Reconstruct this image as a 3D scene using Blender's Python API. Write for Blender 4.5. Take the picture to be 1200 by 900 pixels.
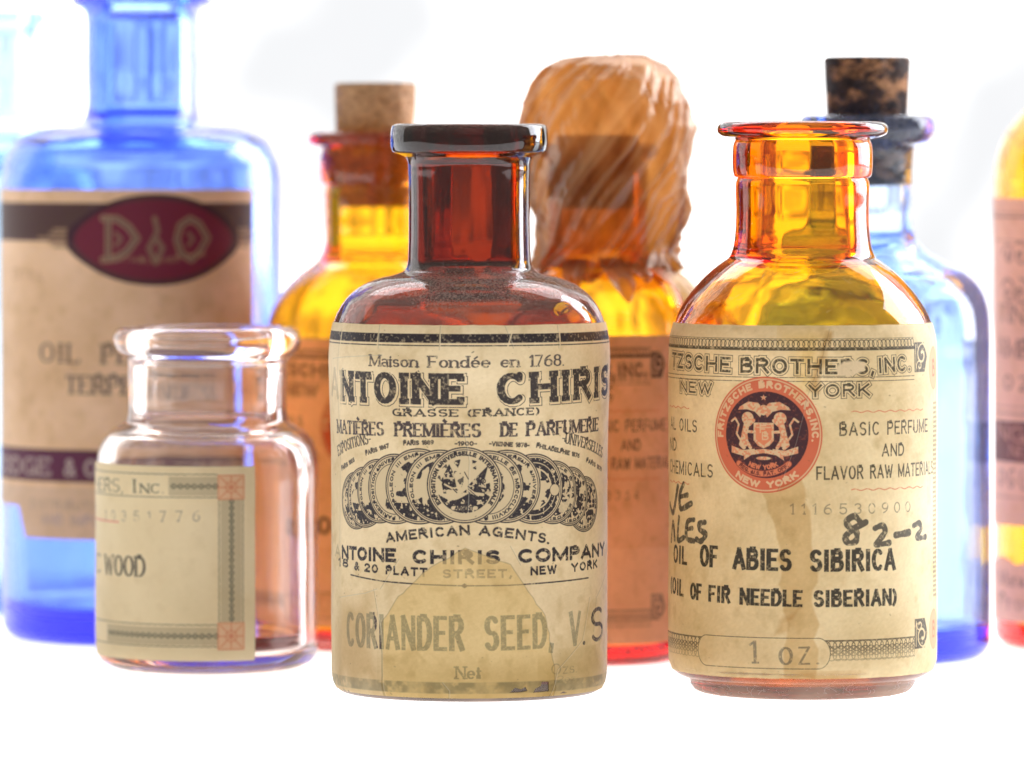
import bpy, math, random
import numpy as np
random.seed(7)
rng = np.random.default_rng(11)
C = bpy.context.scene
for o in list(bpy.data.objects):
    bpy.data.objects.remove(o)

# ------------------------------------------------------------------ camera, light, exposure
MM = 0.001
F = 7270.0            # focal length in photo pixels (1200 wide)
HC = 70.98            # camera height, mm
HY = 165.0            # horizon row in the photo
CAMD = 800.0          # camera to front bottle row, mm
cd = bpy.data.cameras.new('camera')
cam = bpy.data.objects.new('camera', cd)
C.collection.objects.link(cam)
cam.location = (0, -CAMD*MM, HC*MM)
cam.rotation_euler = (math.radians(90), 0, 0)
cd.sensor_width = 36.0
cd.lens = F/1200*36.0
cd.shift_y = -(450-HY)/1200
cd.clip_start = 0.01
cd.clip_end = 50
cd.dof.use_dof = True
cd.dof.focus_distance = 0.789
cd.dof.aperture_fstop = cd.lens/11.0
C.camera = cam
C.view_settings.view_transform = 'Standard'
C.view_settings.look = 'None'
C.view_settings.exposure = 0.0
C.view_settings.gamma = 1.0
C.view_settings.use_curve_mapping = False
C.render.engine = 'CYCLES'
cy = C.cycles
cy.max_bounces = 28
cy.transmission_bounces = 26
cy.glossy_bounces = 8
cy.diffuse_bounces = 4
cy.transparent_max_bounces = 24
cy.caustics_reflective = True
cy.caustics_refractive = True
cy.sample_clamp_indirect = 12
cy.blur_glossy = 0.3
cy.use_denoising = True
try:
    cy.denoiser = 'OPENIMAGEDENOISE'
except Exception:
    pass

W = bpy.data.worlds.new('World')
C.world = W
W.use_nodes = True
bg = W.node_tree.nodes['Background']
bg.inputs['Color'].default_value = (1.0, 0.97, 0.93, 1)
bg.inputs['Strength'].default_value = 0.36

def area(name, loc, target, sx, sy, power, col):
    l = bpy.data.lights.new(name, 'AREA')
    l.shape = 'RECTANGLE'; l.size = sx; l.size_y = sy; l.energy = power; l.color = col
    o = bpy.data.objects.new(name, l)
    C.collection.objects.link(o)
    o.location = loc
    import mathutils
    d = mathutils.Vector(target) - mathutils.Vector(loc)
    o.rotation_euler = d.to_track_quat('-Z', 'Y').to_euler()
    return o
# a tall bright window to the right behind the bottles and an added softbox above them for highlights
area('window_light', (0.95, 0.55, 0.45), (0.0, 0.0, 0.05), 0.8, 0.9, 26.0, (0.88, 0.91, 1.0))
area('added_top_softbox', (0.1, 1.25, 1.5), (0.0, 0.0, 0.0), 2.4, 0.8, 26.0, (0.96, 0.97, 1.0))

# ------------------------------------------------------------------ helpers: objects
def link(name, me, mat=None, parent=None):
    o = bpy.data.objects.new(name, me)
    C.collection.objects.link(o)
    if mat: me.materials.append(mat)
    if parent: o.parent = parent
    return o
def thing(name, label, cat, loc, group=None, rotz=0.0):
    o = bpy.data.objects.new(name, None)
    C.collection.objects.link(o)
    o.empty_display_size = 0.01
    o.location = loc
    o.rotation_euler = (0, 0, rotz)
    o['label'] = label; o['category'] = cat
    if group: o['group'] = group
    return o
def mesh(name, V, Fc, mat, parent=None, uv=None, smooth=True):
    me = bpy.data.meshes.new(name)
    me.from_pydata([tuple(v) for v in V], [], Fc)
    if uv is not None:
        ul = me.uv_layers.new(name='UVMap')
        idx = np.empty(len(me.loops), dtype=np.int32)
        me.loops.foreach_get('vertex_index', idx)
        ul.data.foreach_set('uv', np.asarray(uv, dtype=np.float32)[idx].ravel())
    if smooth:
        me.polygons.foreach_set('use_smooth', [True]*len(me.polygons))
    me.update()
    return link(name, me, mat, parent)

def zpx(y, d):  return HC-(y-HY)*d/F      # height (mm) of photo row y at distance d
def xpx(x, d):  return (x-600)*d/F        # sideways position (mm)

def vnoise(x, y, seed=0):
    """smooth value noise on numpy arrays"""
    x = np.asarray(x, float); y = np.asarray(y, float)
    xi = np.floor(x).astype(np.int64); yi = np.floor(y).astype(np.int64)
    fx = x-xi; fy = y-yi
    fx = fx*fx*(3-2*fx); fy = fy*fy*(3-2*fy)
    def h(a, b):
        n = (a*374761393 + b*668265263 + seed*974711) & 0x7fffffff
        n = ((n ^ (n >> 13))*1274126177) & 0x7fffffff
        return ((n ^ (n >> 16)) & 0xffff)/65535.0
    return (h(xi,yi)*(1-fx)+h(xi+1,yi)*fx)*(1-fy)+(h(xi,yi+1)*(1-fx)+h(xi+1,yi+1)*fx)*fy
def fbm(x, y, o=4, seed=0):
    s = 0; a = 0.5; t = 0
    for i in range(o):
        s = s+a*vnoise(x*2**i+i*17.3, y*2**i+i*9.1, seed+i); t += a; a *= 0.5
    return s/t

# ------------------------------------------------------------------ materials
def newmat(name):
    m = bpy.data.materials.new(name); m.use_nodes = True
    nt = m.node_tree; nt.nodes.clear()
    out = nt.nodes.new('ShaderNodeOutputMaterial')
    return m, nt, out
def N(nt, t, **kw):
    n = nt.nodes.new(t)
    for k, v in kw.items():
        if hasattr(n, k): setattr(n, k, v)
        else: n.inputs[k.replace('_', ' ')].default_value = v
    return n
def ramp(nt, src, pts):
    r = nt.nodes.new('ShaderNodeValToRGB')
    e = r.color_ramp.elements
    while len(e) < len(pts): e.new(0.5)
    for i, (p, c) in enumerate(pts):
        e[i].position = p; e[i].color = (c if len(c) == 4 else (*c, 1))
    nt.links.new(src, r.inputs[0])
    return r
def glass(name, sig, dust=0.0, bump=0.02, dust_glare_col=(.75,.72,.70), seed=0.0, dirt_glare=0.01, foot=0.0):
    """clear glass shell with absorption sig = (r,g,b) per mm and settled dust, dirt and painted glare"""
    m, nt, out = newmat(name)
    L = nt.links.new
    g = N(nt, 'ShaderNodeBsdfGlass'); g.inputs['IOR'].default_value = 1.5
    g.inputs['Roughness'].default_value = 0.0
    tc = N(nt, 'ShaderNodeTexCoord')
    mp = N(nt, 'ShaderNodeMapping'); L(tc.outputs['Object'], mp.inputs[0])
    mp.inputs['Location'].default_value = (seed, seed*.7, seed*1.3)
    mp.inputs['Scale'].default_value = (1, 1, 0.35)
    n1 = N(nt, 'ShaderNodeTexNoise'); n1.inputs['Scale'].default_value = 190; n1.inputs['Detail'].default_value = 2
    L(mp.outputs[0], n1.inputs['Vector'])
    b = N(nt, 'ShaderNodeBump'); b.inputs['Strength'].default_value = bump*10; b.inputs['Distance'].default_value = 0.0008
    L(n1.outputs[0], b.inputs['Height'])
    L(b.outputs[0], g.inputs['Normal'])
    surf = g.outputs[0]
    if dust > 0:
        geo = N(nt, 'ShaderNodeNewGeometry')
        sx = N(nt, 'ShaderNodeSeparateXYZ'); L(geo.outputs['Normal'], sx.inputs[0])
        up = N(nt, 'ShaderNodeMapRange'); up.inputs['From Min'].default_value = 0.05; up.inputs['From Max'].default_value = 0.95
        L(sx.outputs['Z'], up.inputs['Value'])
        n2 = N(nt, 'ShaderNodeTexNoise'); n2.inputs['Scale'].default_value = 3200; n2.inputs['Detail'].default_value = 3
        L(tc.outputs['Object'], n2.inputs['Vector'])
        sp = N(nt, 'ShaderNodeMapRange'); sp.inputs['From Min'].default_value = 0.25; sp.inputs['From Max'].default_value = 0.75
        L(n2.outputs[0], sp.inputs['Value'])
        n3 = N(nt, 'ShaderNodeTexNoise'); n3.inputs['Scale'].default_value = 120; n3.inputs['Detail'].default_value = 3
        L(tc.outputs['Object'], n3.inputs['Vector'])
        m1 = N(nt, 'ShaderNodeMath', operation='MULTIPLY'); ub = N(nt, 'ShaderNodeMath', operation='SUBTRACT'); ub.inputs[0].default_value = 1.0; L(geo.outputs['Backfacing'], ub.inputs[1]); um = N(nt, 'ShaderNodeMath', operation='MULTIPLY'); L(up.outputs[0], um.inputs[0]); L(ub.outputs[0], um.inputs[1]); L(um.outputs[0], m1.inputs[0]); L(sp.outputs[0], m1.inputs[1])
        m2 = N(nt, 'ShaderNodeMath', operation='MULTIPLY'); L(m1.outputs[0], m2.inputs[0]); L(n3.outputs[0], m2.inputs[1])
        m3 = N(nt, 'ShaderNodeMath', operation='MULTIPLY', use_clamp=True); L(m2.outputs[0], m3.inputs[0]); m3.inputs[1].default_value = dust*2
        # even layer: dirt on front bottles, veiling glare put into the rear glass
        m4 = N(nt, 'ShaderNodeMath', operation='ADD', use_clamp=True); L(m3.outputs[0], m4.inputs[0]); m4.inputs[1].default_value = dirt_glare
        if foot:  # base dust, also standing in for the shaded table seen beneath
            so = N(nt, 'ShaderNodeSeparateXYZ'); L(tc.outputs['Object'], so.inputs[0])
            fz = N(nt, 'ShaderNodeMapRange'); fz.inputs['From Min'].default_value = .0034; fz.inputs['From Max'].default_value = .0008
            L(so.outputs['Z'], fz.inputs['Value'])
            fn = N(nt, 'ShaderNodeMath', operation='MULTIPLY'); L(fz.outputs[0], fn.inputs[0]); L(n3.outputs[0], fn.inputs[1])
            fk = N(nt, 'ShaderNodeMath', operation='MULTIPLY'); L(fn.outputs[0], fk.inputs[0]); fk.inputs[1].default_value = foot
            m5 = N(nt, 'ShaderNodeMath', operation='ADD', use_clamp=True); L(m4.outputs[0], m5.inputs[0]); L(fk.outputs[0], m5.inputs[1]); m4 = m5
        d = N(nt, 'ShaderNodeBsdfDiffuse'); d.inputs['Color'].default_value = (*dust_glare_col, 1)
        tr = N(nt, 'ShaderNodeBsdfTranslucent'); tr.inputs['Color'].default_value = (*dust_glare_col, 1)
        dm = N(nt, 'ShaderNodeMixShader'); dm.inputs[0].default_value = .3
        L(d.outputs[0], dm.inputs[1]); L(tr.outputs[0], dm.inputs[2])
        mx = N(nt, 'ShaderNodeMixShader'); L(m4.outputs[0], mx.inputs[0]); L(g.outputs[0], mx.inputs[1]); L(dm.outputs[0], mx.inputs[2])
        surf = mx.outputs[0]
    L(surf, out.inputs['Surface'])
    if sig:
        s = max(sig)
        v = N(nt, 'ShaderNodeVolumeAbsorption')
        v.inputs['Color'].default_value = (1-sig[0]/s, 1-sig[1]/s, 1-sig[2]/s, 1)
        v.inputs['Density'].default_value = s*1000
        L(v.outputs[0], out.inputs['Volume'])
    return m

def paper(name, img, trans=0.32, bump=0.25, gloss=0.12):
    m, nt, out = newmat(name); L = nt.links.new
    t = N(nt, 'ShaderNodeTexImage'); t.image = img; t.interpolation = 'Cubic'; t.extension = 'EXTEND'
    p = N(nt, 'ShaderNodeBsdfPrincipled'); p.inputs['Roughness'].default_value = 0.5
    p.inputs['Specular IOR Level'].default_value = gloss*2
    L(t.outputs['Color'], p.inputs['Base Color'])
    tc = N(nt, 'ShaderNodeTexCoord')
    n = N(nt, 'ShaderNodeTexNoise'); n.inputs['Scale'].default_value = 260; n.inputs['Detail'].default_value = 6
    L(tc.outputs['Object'], n.inputs['Vector'])
    b = N(nt, 'ShaderNodeBump'); b.inputs['Strength'].default_value = bump; b.inputs['Distance'].default_value = 0.0004
    L(n.outputs[0], b.inputs['Height']); L(b.outputs[0], p.inputs['Normal'])
    tr = N(nt, 'ShaderNodeBsdfTranslucent'); L(t.outputs['Color'], tr.inputs['Color'])
    mx = N(nt, 'ShaderNodeMixShader'); mx.inputs[0].default_value = trans
    L(p.outputs[0], mx.inputs[1]); L(tr.outputs[0], mx.inputs[2])
    tp = N(nt, 'ShaderNodeBsdfTransparent')
    ma = N(nt, 'ShaderNodeMixShader'); L(t.outputs['Alpha'], ma.inputs[0]); L(tp.outputs[0], ma.inputs[1]); L(mx.outputs[0], ma.inputs[2])
    L(ma.outputs[0], out.inputs['Surface'])
    return m

def cork_mat(name, dark, seed):
    m, nt, out = newmat(name); L = nt.links.new
    tc = N(nt, 'ShaderNodeTexCoord')
    mp = N(nt, 'ShaderNodeMapping'); mp.inputs['Location'].default_value = (seed, seed, seed); mp.inputs['Scale'].default_value = (1, 1, 1.6)
    L(tc.outputs['Object'], mp.inputs[0])
    n = N(nt, 'ShaderNodeTexNoise'); n.inputs['Scale'].default_value = 260; n.inputs['Detail'].default_value = 9; n.inputs['Distortion'].default_value = .15; n.inputs['Roughness'].default_value = .68
    L(mp.outputs[0], n.inputs['Vector'])
    n2 = N(nt, 'ShaderNodeTexNoise'); n2.inputs['Scale'].default_value = 900; n2.inputs['Detail'].default_value = 4
    L(mp.outputs[0], n2.inputs['Vector'])
    if dark:
        r = ramp(nt, n.outputs[0], [(0.40, (.018,.010,.012)), (0.50, (.06,.03,.022)), (0.56, (.42,.20,.09)), (0.75, (.55,.30,.15))])
    else:
        r = ramp(nt, n.outputs[0], [(0.28, (.10,.035,.015)), (0.36, (.50,.26,.12)), (0.6, (.66,.38,.19)), (0.8, (.72,.46,.26))])
    mxc = N(nt, 'ShaderNodeMix', data_type='RGBA', blend_type='MULTIPLY'); mxc.inputs[0].default_value = .6
    r2 = ramp(nt, n2.outputs[0], [(0.35, (.45,.4,.36)), (0.55, (1,1,1))])
    L(r.outputs[0], mxc.inputs[6]); L(r2.outputs[0], mxc.inputs[7])
    p = N(nt, 'ShaderNodeBsdfPrincipled'); p.inputs['Roughness'].default_value = .8
    L(mxc.outputs[2], p.inputs['Base Color'])
    p.inputs['Subsurface Weight'].default_value = 0.0
    b = N(nt, 'ShaderNodeBump'); b.inputs['Strength'].default_value = 1.0; b.inputs['Distance'].default_value = .0012
    L(n2.outputs[0], b.inputs['Height']); L(b.outputs[0], p.inputs['Normal'])
    L(p.outputs[0], out.inputs['Surface'])
    return m

# ------------------------------------------------------------------ setting
def box(name, x0, x1, y0, y1, z0, z1, mat, bev=0.0, parent=None):
    V = [(x, y, z) for z in (z0, z1) for y in (y0, y1) for x in (x0, x1)]
    Fc = [(0,2,3,1), (4,5,7,6), (0,1,5,4), (2,6,7,3), (0,4,6,2), (1,3,7,5)]
    o = mesh(name, V, Fc, mat, parent, smooth=False)
    if bev:
        b = o.modifiers.new('bevel', 'BEVEL'); b.width = bev; b.segments = 3
    return o
m, nt, out = newmat('white_top_added_glow')
e = N(nt, 'ShaderNodeEmission'); e.inputs['Color'].default_value = (1, 1, 1, 1); e.inputs['Strength'].default_value = 1.15
p = N(nt, 'ShaderNodeBsdfPrincipled'); p.inputs['Base Color'].default_value = (.82,.82,.82,1); p.inputs['Roughness'].default_value = .6
tc = N(nt, 'ShaderNodeTexCoord'); nn = N(nt, 'ShaderNodeTexNoise'); nn.inputs['Scale'].default_value = 9
nt.links.new(tc.outputs['Object'], nn.inputs['Vector'])
rr = ramp(nt, nn.outputs[0], [(0.3, (.78,.78,.78)), (0.7, (.86,.86,.86))])
nt.links.new(rr.outputs[0], p.inputs['Base Color'])
ad = N(nt, 'ShaderNodeAddShader'); nt.links.new(e.outputs[0], ad.inputs[0]); nt.links.new(p.outputs[0], ad.inputs[1])
nt.links.new(ad.outputs[0], out.inputs['Surface'])
tab = box('white_table_added_glow', -1.6, 1.6, -0.34, 1.5, -0.03, 0.0, m, 0.002)  # white table; its glow is added to wash out shadows
tab['kind'] = 'structure'
# bright overcast view behind the row, softly mottled
m, nt, out = newmat('bright_sky_backdrop')
e = N(nt, 'ShaderNodeEmission')
tc = N(nt, 'ShaderNodeTexCoord'); nn = N(nt, 'ShaderNodeTexNoise'); nn.inputs['Scale'].default_value = 9; nn.inputs['Detail'].default_value = 5
nt.links.new(tc.outputs['Object'], nn.inputs['Vector'])
rr = ramp(nt, nn.outputs[0], [(0.38, (.93,.94,.96)), (0.50, (1,1,1)), (0.62, (1,1,1))])
mu = N(nt, 'ShaderNodeMapRange'); mu.inputs['From Min'].default_value = .40; mu.inputs['From Max'].default_value = .62
mu.inputs['To Min'].default_value = 1.0; mu.inputs['To Max'].default_value = 3.0
nt.links.new(nn.outputs[0], mu.inputs['Value'])
nt.links.new(rr.outputs[0], e.inputs['Color']); nt.links.new(mu.outputs[0], e.inputs['Strength'])
nt.links.new(e.outputs[0], out.inputs['Surface'])
bk = box('sky_backdrop', -4.5, 4.5, 1.8, 1.82, -0.8, 2.6, m)
bk['kind'] = 'structure'

# ------------------------------------------------------------------ stroke font
def arc(cx, cy_, rx, ry, a0, a1, n=None):
    n = n or max(4, int(abs(a1-a0)/18))
    return [(cx+rx*math.cos(math.radians(a0+(a1-a0)*i/n)), cy_+ry*math.sin(math.radians(a0+(a1-a0)*i/n))) for i in range(n+1)]
A_ = arc
G = {
 'A': (.66, [[(0,0),(.33,1)], [(.33,1),(.66,0)], [(.1,.3),(.56,.3)]]),
 'B': (.55, [[(0,0),(0,1)], [(0,1),(.28,1)]+A_(.28,.77,.22,.23,90,-90)+[(0,.54)], [(0,.54),(.3,.54)]+A_(.3,.27,.25,.27,90,-90)+[(0,0)]]),
 'C': (.58, [A_(.3,.5,.3,.5,48,312)]),
 'D': (.58, [[(0,0),(0,1)], [(0,1),(.24,1)]+A_(.24,.5,.34,.5,90,-90)+[(0,0)]]),
 'E': (.5, [[(0,0),(0,1)], [(0,1),(.5,1)], [(0,.52),(.4,.52)], [(0,0),(.5,0)]]),
 'F': (.48, [[(0,0),(0,1)], [(0,1),(.48,1)], [(0,.5),(.38,.5)]]),
 'G': (.6, [A_(.3,.5,.3,.5,48,330), [(.58,.0),(.58,.44)], [(.36,.44),(.58,.44)]]),
 'H': (.6, [[(0,0),(0,1)], [(.6,0),(.6,1)], [(0,.52),(.6,.52)]]),
 'I': (.12, [[(.06,0),(.06,1)]]),
 'J': (.4, [[(.4,1),(.4,.28)]+A_(.2,.28,.2,.28,0,-170)]),
 'K': (.58, [[(0,0),(0,1)], [(.54,1),(0,.38)], [(.18,.56),(.58,0)]]),
 'L': (.46, [[(0,0),(0,1)], [(0,0),(.46,0)]]),
 'M': (.76, [[(0,0),(0,1)], [(0,1),(.38,.08)], [(.38,.08),(.76,1)], [(.76,1),(.76,0)]]),
 'N': (.6, [[(0,0),(0,1)], [(0,1),(.6,0)], [(.6,0),(.6,1)]]),
 'O': (.62, [A_(.31,.5,.31,.5,0,360)]),
 'P': (.52, [[(0,0),(0,1)], [(0,1),(.28,1)]+A_(.28,.74,.24,.26,90,-90)+[(0,.48)]]),
 'Q': (.62, [A_(.31,.5,.31,.5,0,360), [(.36,.22),(.6,-.08)]]),
 'R': (.56, [[(0,0),(0,1)], [(0,1),(.28,1)]+A_(.28,.76,.24,.24,90,-90)+[(0,.52)], [(.26,.52),(.56,0)]]),
 'S': (.5, [A_(.26,.75,.24,.25,35,250)+A_(.25,.26,.25,.26,65,-150)]),
 'T': (.56, [[(.28,0),(.28,1)], [(0,1),(.56,1)]]),
 'U': (.56, [[(0,1),(0,.3)]+A_(.28,.3,.28,.3,180,360)+[(.56,1)]]),
 'V': (.62, [[(0,1),(.31,0)], [(.31,0),(.62,1)]]),
 'W': (.9, [[(0,1),(.23,0)], [(.23,0),(.45,.9)], [(.45,.9),(.67,0)], [(.67,0),(.9,1)]]),
 'X': (.58, [[(0,1),(.58,0)], [(.58,1),(0,0)]]),
 'Y': (.6, [[(0,1),(.3,.48)], [(.6,1),(.3,.48)], [(.3,.48),(.3,0)]]),
 'Z': (.54, [[(0,1),(.54,1)], [(.54,1),(0,0)], [(0,0),(.54,0)]]),
 '0': (.5, [A_(.25,.5,.25,.5,0,360)]),
 '1': (.16, [[(.16,0),(.16,1)], [(.16,1),(0,.84)]]),
 '2': (.48, [A_(.24,.74,.24,.26,165,-30)+[(0,0)], [(0,0),(.48,0)]]),
 '3': (.46, [A_(.22,.77,.22,.23,150,-80)+A_(.22,.27,.24,.27,80,-150)]),
 '4': (.5, [[(.38,0),(.38,1)], [(.38,1),(0,.28)], [(0,.28),(.5,.28)]]),
 '5': (.48, [[(.44,1),(.06,1)], [(.06,1),(.03,.55)], A_(.23,.32,.25,.32,128,-150)]),
 '6': (.48, [A_(.24,.3,.24,.3,0,360), A_(.5,.35,.5,.65,175,105)]),
 '7': (.46, [[(0,1),(.46,1)], [(.46,1),(.15,0)]]),
 '8': (.46, [A_(.23,.77,.2,.23,0,360), A_(.23,.28,.23,.28,0,360)]),
 '9': (.48, [A_(.24,.7,.24,.3,0,360), A_(-.02,.65,.5,.65,-5,-75)]),
 '&': (.62, [[(.62,.0),(.16,.68)]+A_(.28,.82,.15,.18,210,-40)+[(.1,.4)]+A_(.22,.22,.22,.22,130,300)+[(.58,.42)]]),
 '.': (.04, [[(0,0),(.04,0)]]), ',': (.06, [[(.05,.04),(0,-.16)]]), "'": (.05, [[(.02,1),(.02,.8)]]),
 '-': (.26, [[(0,.42),(.26,.42)]]), '(': (.16, [A_(.4,.45,.4,.62,125,235)]), ')': (.16, [A_(-.24,.45,.4,.62,55,-55)]),
 '|': (.0, [[(0,-.1),(0,1.1)]]), ' ': (.34, []),
 'a': (.4, [A_(.18,.5,.2,.14,150,20)+[(.38,0)], A_(.19,.17,.19,.17,60,330)]),
 'b': (.42, [[(0,0),(0,1)], A_(.2,.31,.22,.31,170,-170)]),
 'c': (.4, [A_(.22,.31,.22,.31,45,315)]),
 'd': (.44, [[(.42,0),(.42,1)], A_(.2,.31,.2,.31,15,345)]),
 'e': (.42, [[(.02,.33),(.42,.33)]+A_(.21,.31,.21,.31,5,310)]),
 'f': (.3, [[(.12,0),(.12,.75)]+A_(.27,.75,.15,.25,180,60), [(0,.6),(.28,.6)]]),
 'g': (.42, [A_(.2,.31,.2,.31,0,360), [(.42,.6),(.42,-.1)]+A_(.21,-.1,.21,.2,0,-150)]),
 'h': (.42, [[(0,0),(0,1)], A_(.21,.36,.21,.26,170,0)+[(.42,0)]]),
 'i': (.04, [[(0,0),(0,.6)], [(0,.84),(.01,.86)]]),
 'l': (.0, [[(0,0),(0,1)]]),
 'm': (.72, [[(0,0),(0,.62)], A_(.18,.38,.18,.24,170,0)+[(.36,0)], A_(.54,.38,.18,.24,170,0)+[(.72,0)]]),
 'n': (.42, [[(0,0),(0,.62)], A_(.21,.36,.21,.26,170,0)+[(.42,0)]]),
 'o': (.42, [A_(.21,.31,.21,.31,0,360)]),
 'r': (.28, [[(0,0),(0,.62)], A_(.18,.36,.18,.26,165,50)]),
 's': (.32, [A_(.16,.46,.15,.16,35,250)+A_(.16,.16,.16,.16,65,-150)]),
 't': (.26, [[(.1,.85),(.1,.14)]+A_(.2,.14,.1,.14,180,290), [(0,.62),(.26,.62)]]),
 'u': (.42, [[(0,.62),(0,.24)]+A_(.2,.24,.2,.24,180,350), [(.42,0),(.42,.62)]]),
 'x': (.4, [[(0,.62),(.4,0)], [(.4,.62),(0,0)]]),
 'z': (.36, [[(0,.62),(.36,.62)], [(.36,.62),(0,0)], [(0,0),(.36,0)]]),
}
G['é'] = (.42, G['e'][1]+[[(.16,.78),(.32,.96)]])
G['È'] = (.5, G['E'][1]+[[(.14,1.3),(.3,1.14)]])
G['['] = (.16, [[(.16,1.1),(0,1.1)], [(0,1.1),(0,-.15)], [(0,-.15),(.16,-.15)]])

class Label:
    """a paper label: a canvas in mm, s = arc length round the bottle, z = height"""
    def __init__(self, s0, s1, z0, z1, res, col, seed=0, cx=0, R=1, dist=800, mott=1.0):
        self.s0, self.s1, self.z0, self.z1, self.res = s0, s1, z0, z1, res
        self.W = int((s1-s0)*res); self.H = int((z1-z0)*res)
        self.cx, self.R, self.dist = cx, R, dist
        X, Y = np.meshgrid((np.arange(self.W)+.5)/res+s0, (np.arange(self.H)+.5)/res+z0)
        self.X, self.Y = X, Y
        n = fbm(X*.12, Y*.12, 5, seed); n2 = fbm(X*3, Y*3, 3, seed+5)
        n4 = fbm(X*.55+40, Y*.55, 4, seed+8)
        v = (0.66+.56*n)*(0.94+.12*n2)*(1-.16*np.clip(n4-.55, 0, 1)*4)
        # fine horizontal and slanted fibres of the stock
        fb = fbm(X*1.1+Y*.5, Y*7-X*2, 3, seed+3); v = v*(.965+.07*fb)
        v = 1+(v-.93)*mott
        self.c = np.stack([col[i]*v**[0.8, 1.0, 1.45][i] for i in range(3)], -1)
        self.a = np.ones((self.H, self.W))
        self.seed = seed
    def P(self, x, y):
        ph = 0; d = self.dist-self.R
        for _ in range(4):
            t = max(-.999, min(.999, (x-self.cx)*d/(F*self.R)))
            ph = math.asin(t); d = self.dist-self.R*math.cos(ph)
        return self.R*ph, zpx(y, d)
    def layer(self): return np.zeros((self.H, self.W), np.float32)
    def seg(self, Lr, x0, y0, x1, y1, w, ext=0, cap=True, val=1.0):
        r = self.res
        pad = w/2+ext+1.5/r
        i0 = int((min(x0,x1)-pad-self.s0)*r); i1 = int((max(x0,x1)+pad-self.s0)*r)+1
        j0 = int((min(y0,y1)-pad-self.z0)*r); j1 = int((max(y0,y1)+pad-self.z0)*r)+1
        i0 = max(0,i0); j0 = max(0,j0); i1 = min(self.W,i1); j1 = min(self.H,j1)
        if i0 >= i1 or j0 >= j1: return
        X = self.X[j0:j1, i0:i1]; Y = self.Y[j0:j1, i0:i1]
        dx, dy = x1-x0, y1-y0; L = math.hypot(dx, dy) or 1e-6
        ux, uy = dx/L, dy/L
        u = (X-x0)*ux+(Y-y0)*uy; v = -(X-x0)*uy+(Y-y0)*ux
        if cap:
            uu = u-np.clip(u, 0, L); d = np.sqrt(uu*uu+v*v)-w/2
        else:
            d = np.maximum(np.abs(u-L/2)-L/2-ext, np.abs(v)-w/2)
        c = np.clip(.5-d*r, 0, 1)*val
        S = Lr[j0:j1, i0:i1]; np.maximum(S, c, out=S)
    def poly(self, Lr, pts, w):
        for (a, b), (c, d) in zip(pts[:-1], pts[1:]): self.seg(Lr, a, b, c, d, w)
    def ppoly(self, Lr, pts, w):           # same, points given as photo pixels
        self.poly(Lr, [self.P(*q) for q in pts], w)
    def fill(self, Lr, pts, val=1.0, soft=1.0):
        """filled polygon (mm points)"""
        pts = np.array(pts, float)
        i0 = max(0, int((pts[:,0].min()-self.s0)*self.res)-2); i1 = min(self.W, int((pts[:,0].max()-self.s0)*self.res)+3)
        j0 = max(0, int((pts[:,1].min()-self.z0)*self.res)-2); j1 = min(self.H, int((pts[:,1].max()-self.z0)*self.res)+3)
        if i0 >= i1 or j0 >= j1: return
        X = self.X[j0:j1, i0:i1]; Y = self.Y[j0:j1, i0:i1]
        ins = np.zeros(X.shape, bool); dm = np.full(X.shape, 1e9)
        n = len(pts)
        for k in range(n):
            x0, y0 = pts[k]; x1, y1 = pts[(k+1) % n]
            if y0 != y1:
                cnd = ((y0 > Y) != (y1 > Y)) & (X < (x1-x0)*(Y-y0)/(y1-y0)+x0)
                ins ^= cnd
            L2 = (x1-x0)**2+(y1-y0)**2 or 1e-9
            t = np.clip(((X-x0)*(x1-x0)+(Y-y0)*(y1-y0))/L2, 0, 1)
            dm = np.minimum(dm, (X-x0-t*(x1-x0))**2+(Y-y0-t*(y1-y0))**2)
        sd = np.sqrt(dm)*np.where(ins, 1, -1)
        c = np.clip(.5+sd*self.res/soft, 0, 1)*val
        S = Lr[j0:j1, i0:i1]; np.maximum(S, c, out=S)
    def disc(self, Lr, cx, cz, rx, rz, val=1.0):
        sl = self.win(cx, cz, rx, rz)
        d = (1-np.sqrt(((self.X[sl]-cx)/rx)**2+((self.Y[sl]-cz)/rz)**2))*min(rx, rz)
        S = Lr[sl]; np.maximum(S, np.clip(.5+d*self.res, 0, 1)*val, out=S)
    def win(self, cx, cz, rx, rz):
        r = self.res; c = lambda v, m_: max(0, min(m_, int(v)))
        return (slice(c((cz-rz-.6-self.z0)*r, self.H), c((cz+rz+.6-self.z0)*r, self.H)), slice(c((cx-rx-.6-self.s0)*r, self.W), c((cx+rx+.6-self.s0)*r, self.W)))
    def ring(self, Lr, cx, cz, rx, rz, w):
        sl = self.win(cx, cz, rx, rz)
        d = np.abs((1-np.sqrt(((self.X[sl]-cx)/rx)**2+((self.Y[sl]-cz)/rz)**2))*min(rx, rz))-w/2
        S = Lr[sl]; np.maximum(S, np.clip(.5-d*self.res, 0, 1), out=S)
    def ink(self, Lr, col, op=1.0, wear=0.0, ws=6.0):
        rr = np.flatnonzero(Lr.any(1)); cc = np.flatnonzero(Lr.any(0))
        if not len(rr): return
        sl = (slice(rr[0], rr[-1]+1), slice(cc[0], cc[-1]+1))
        k = Lr[sl]*op
        if wear:
            if not hasattr(self, 'wc'): self.wc = {}
            if ws not in self.wc: self.wc[ws] = np.clip(fbm(self.X*ws*.6, self.Y*ws*.6, 3, self.seed+77)-.56, 0, 1)*7
            k = k*np.clip(1-wear*self.wc[ws][sl], 0, 1)
        k = k[..., None]
        self.c[sl] = self.c[sl]*(1-k)+np.array(col)*k
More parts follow.
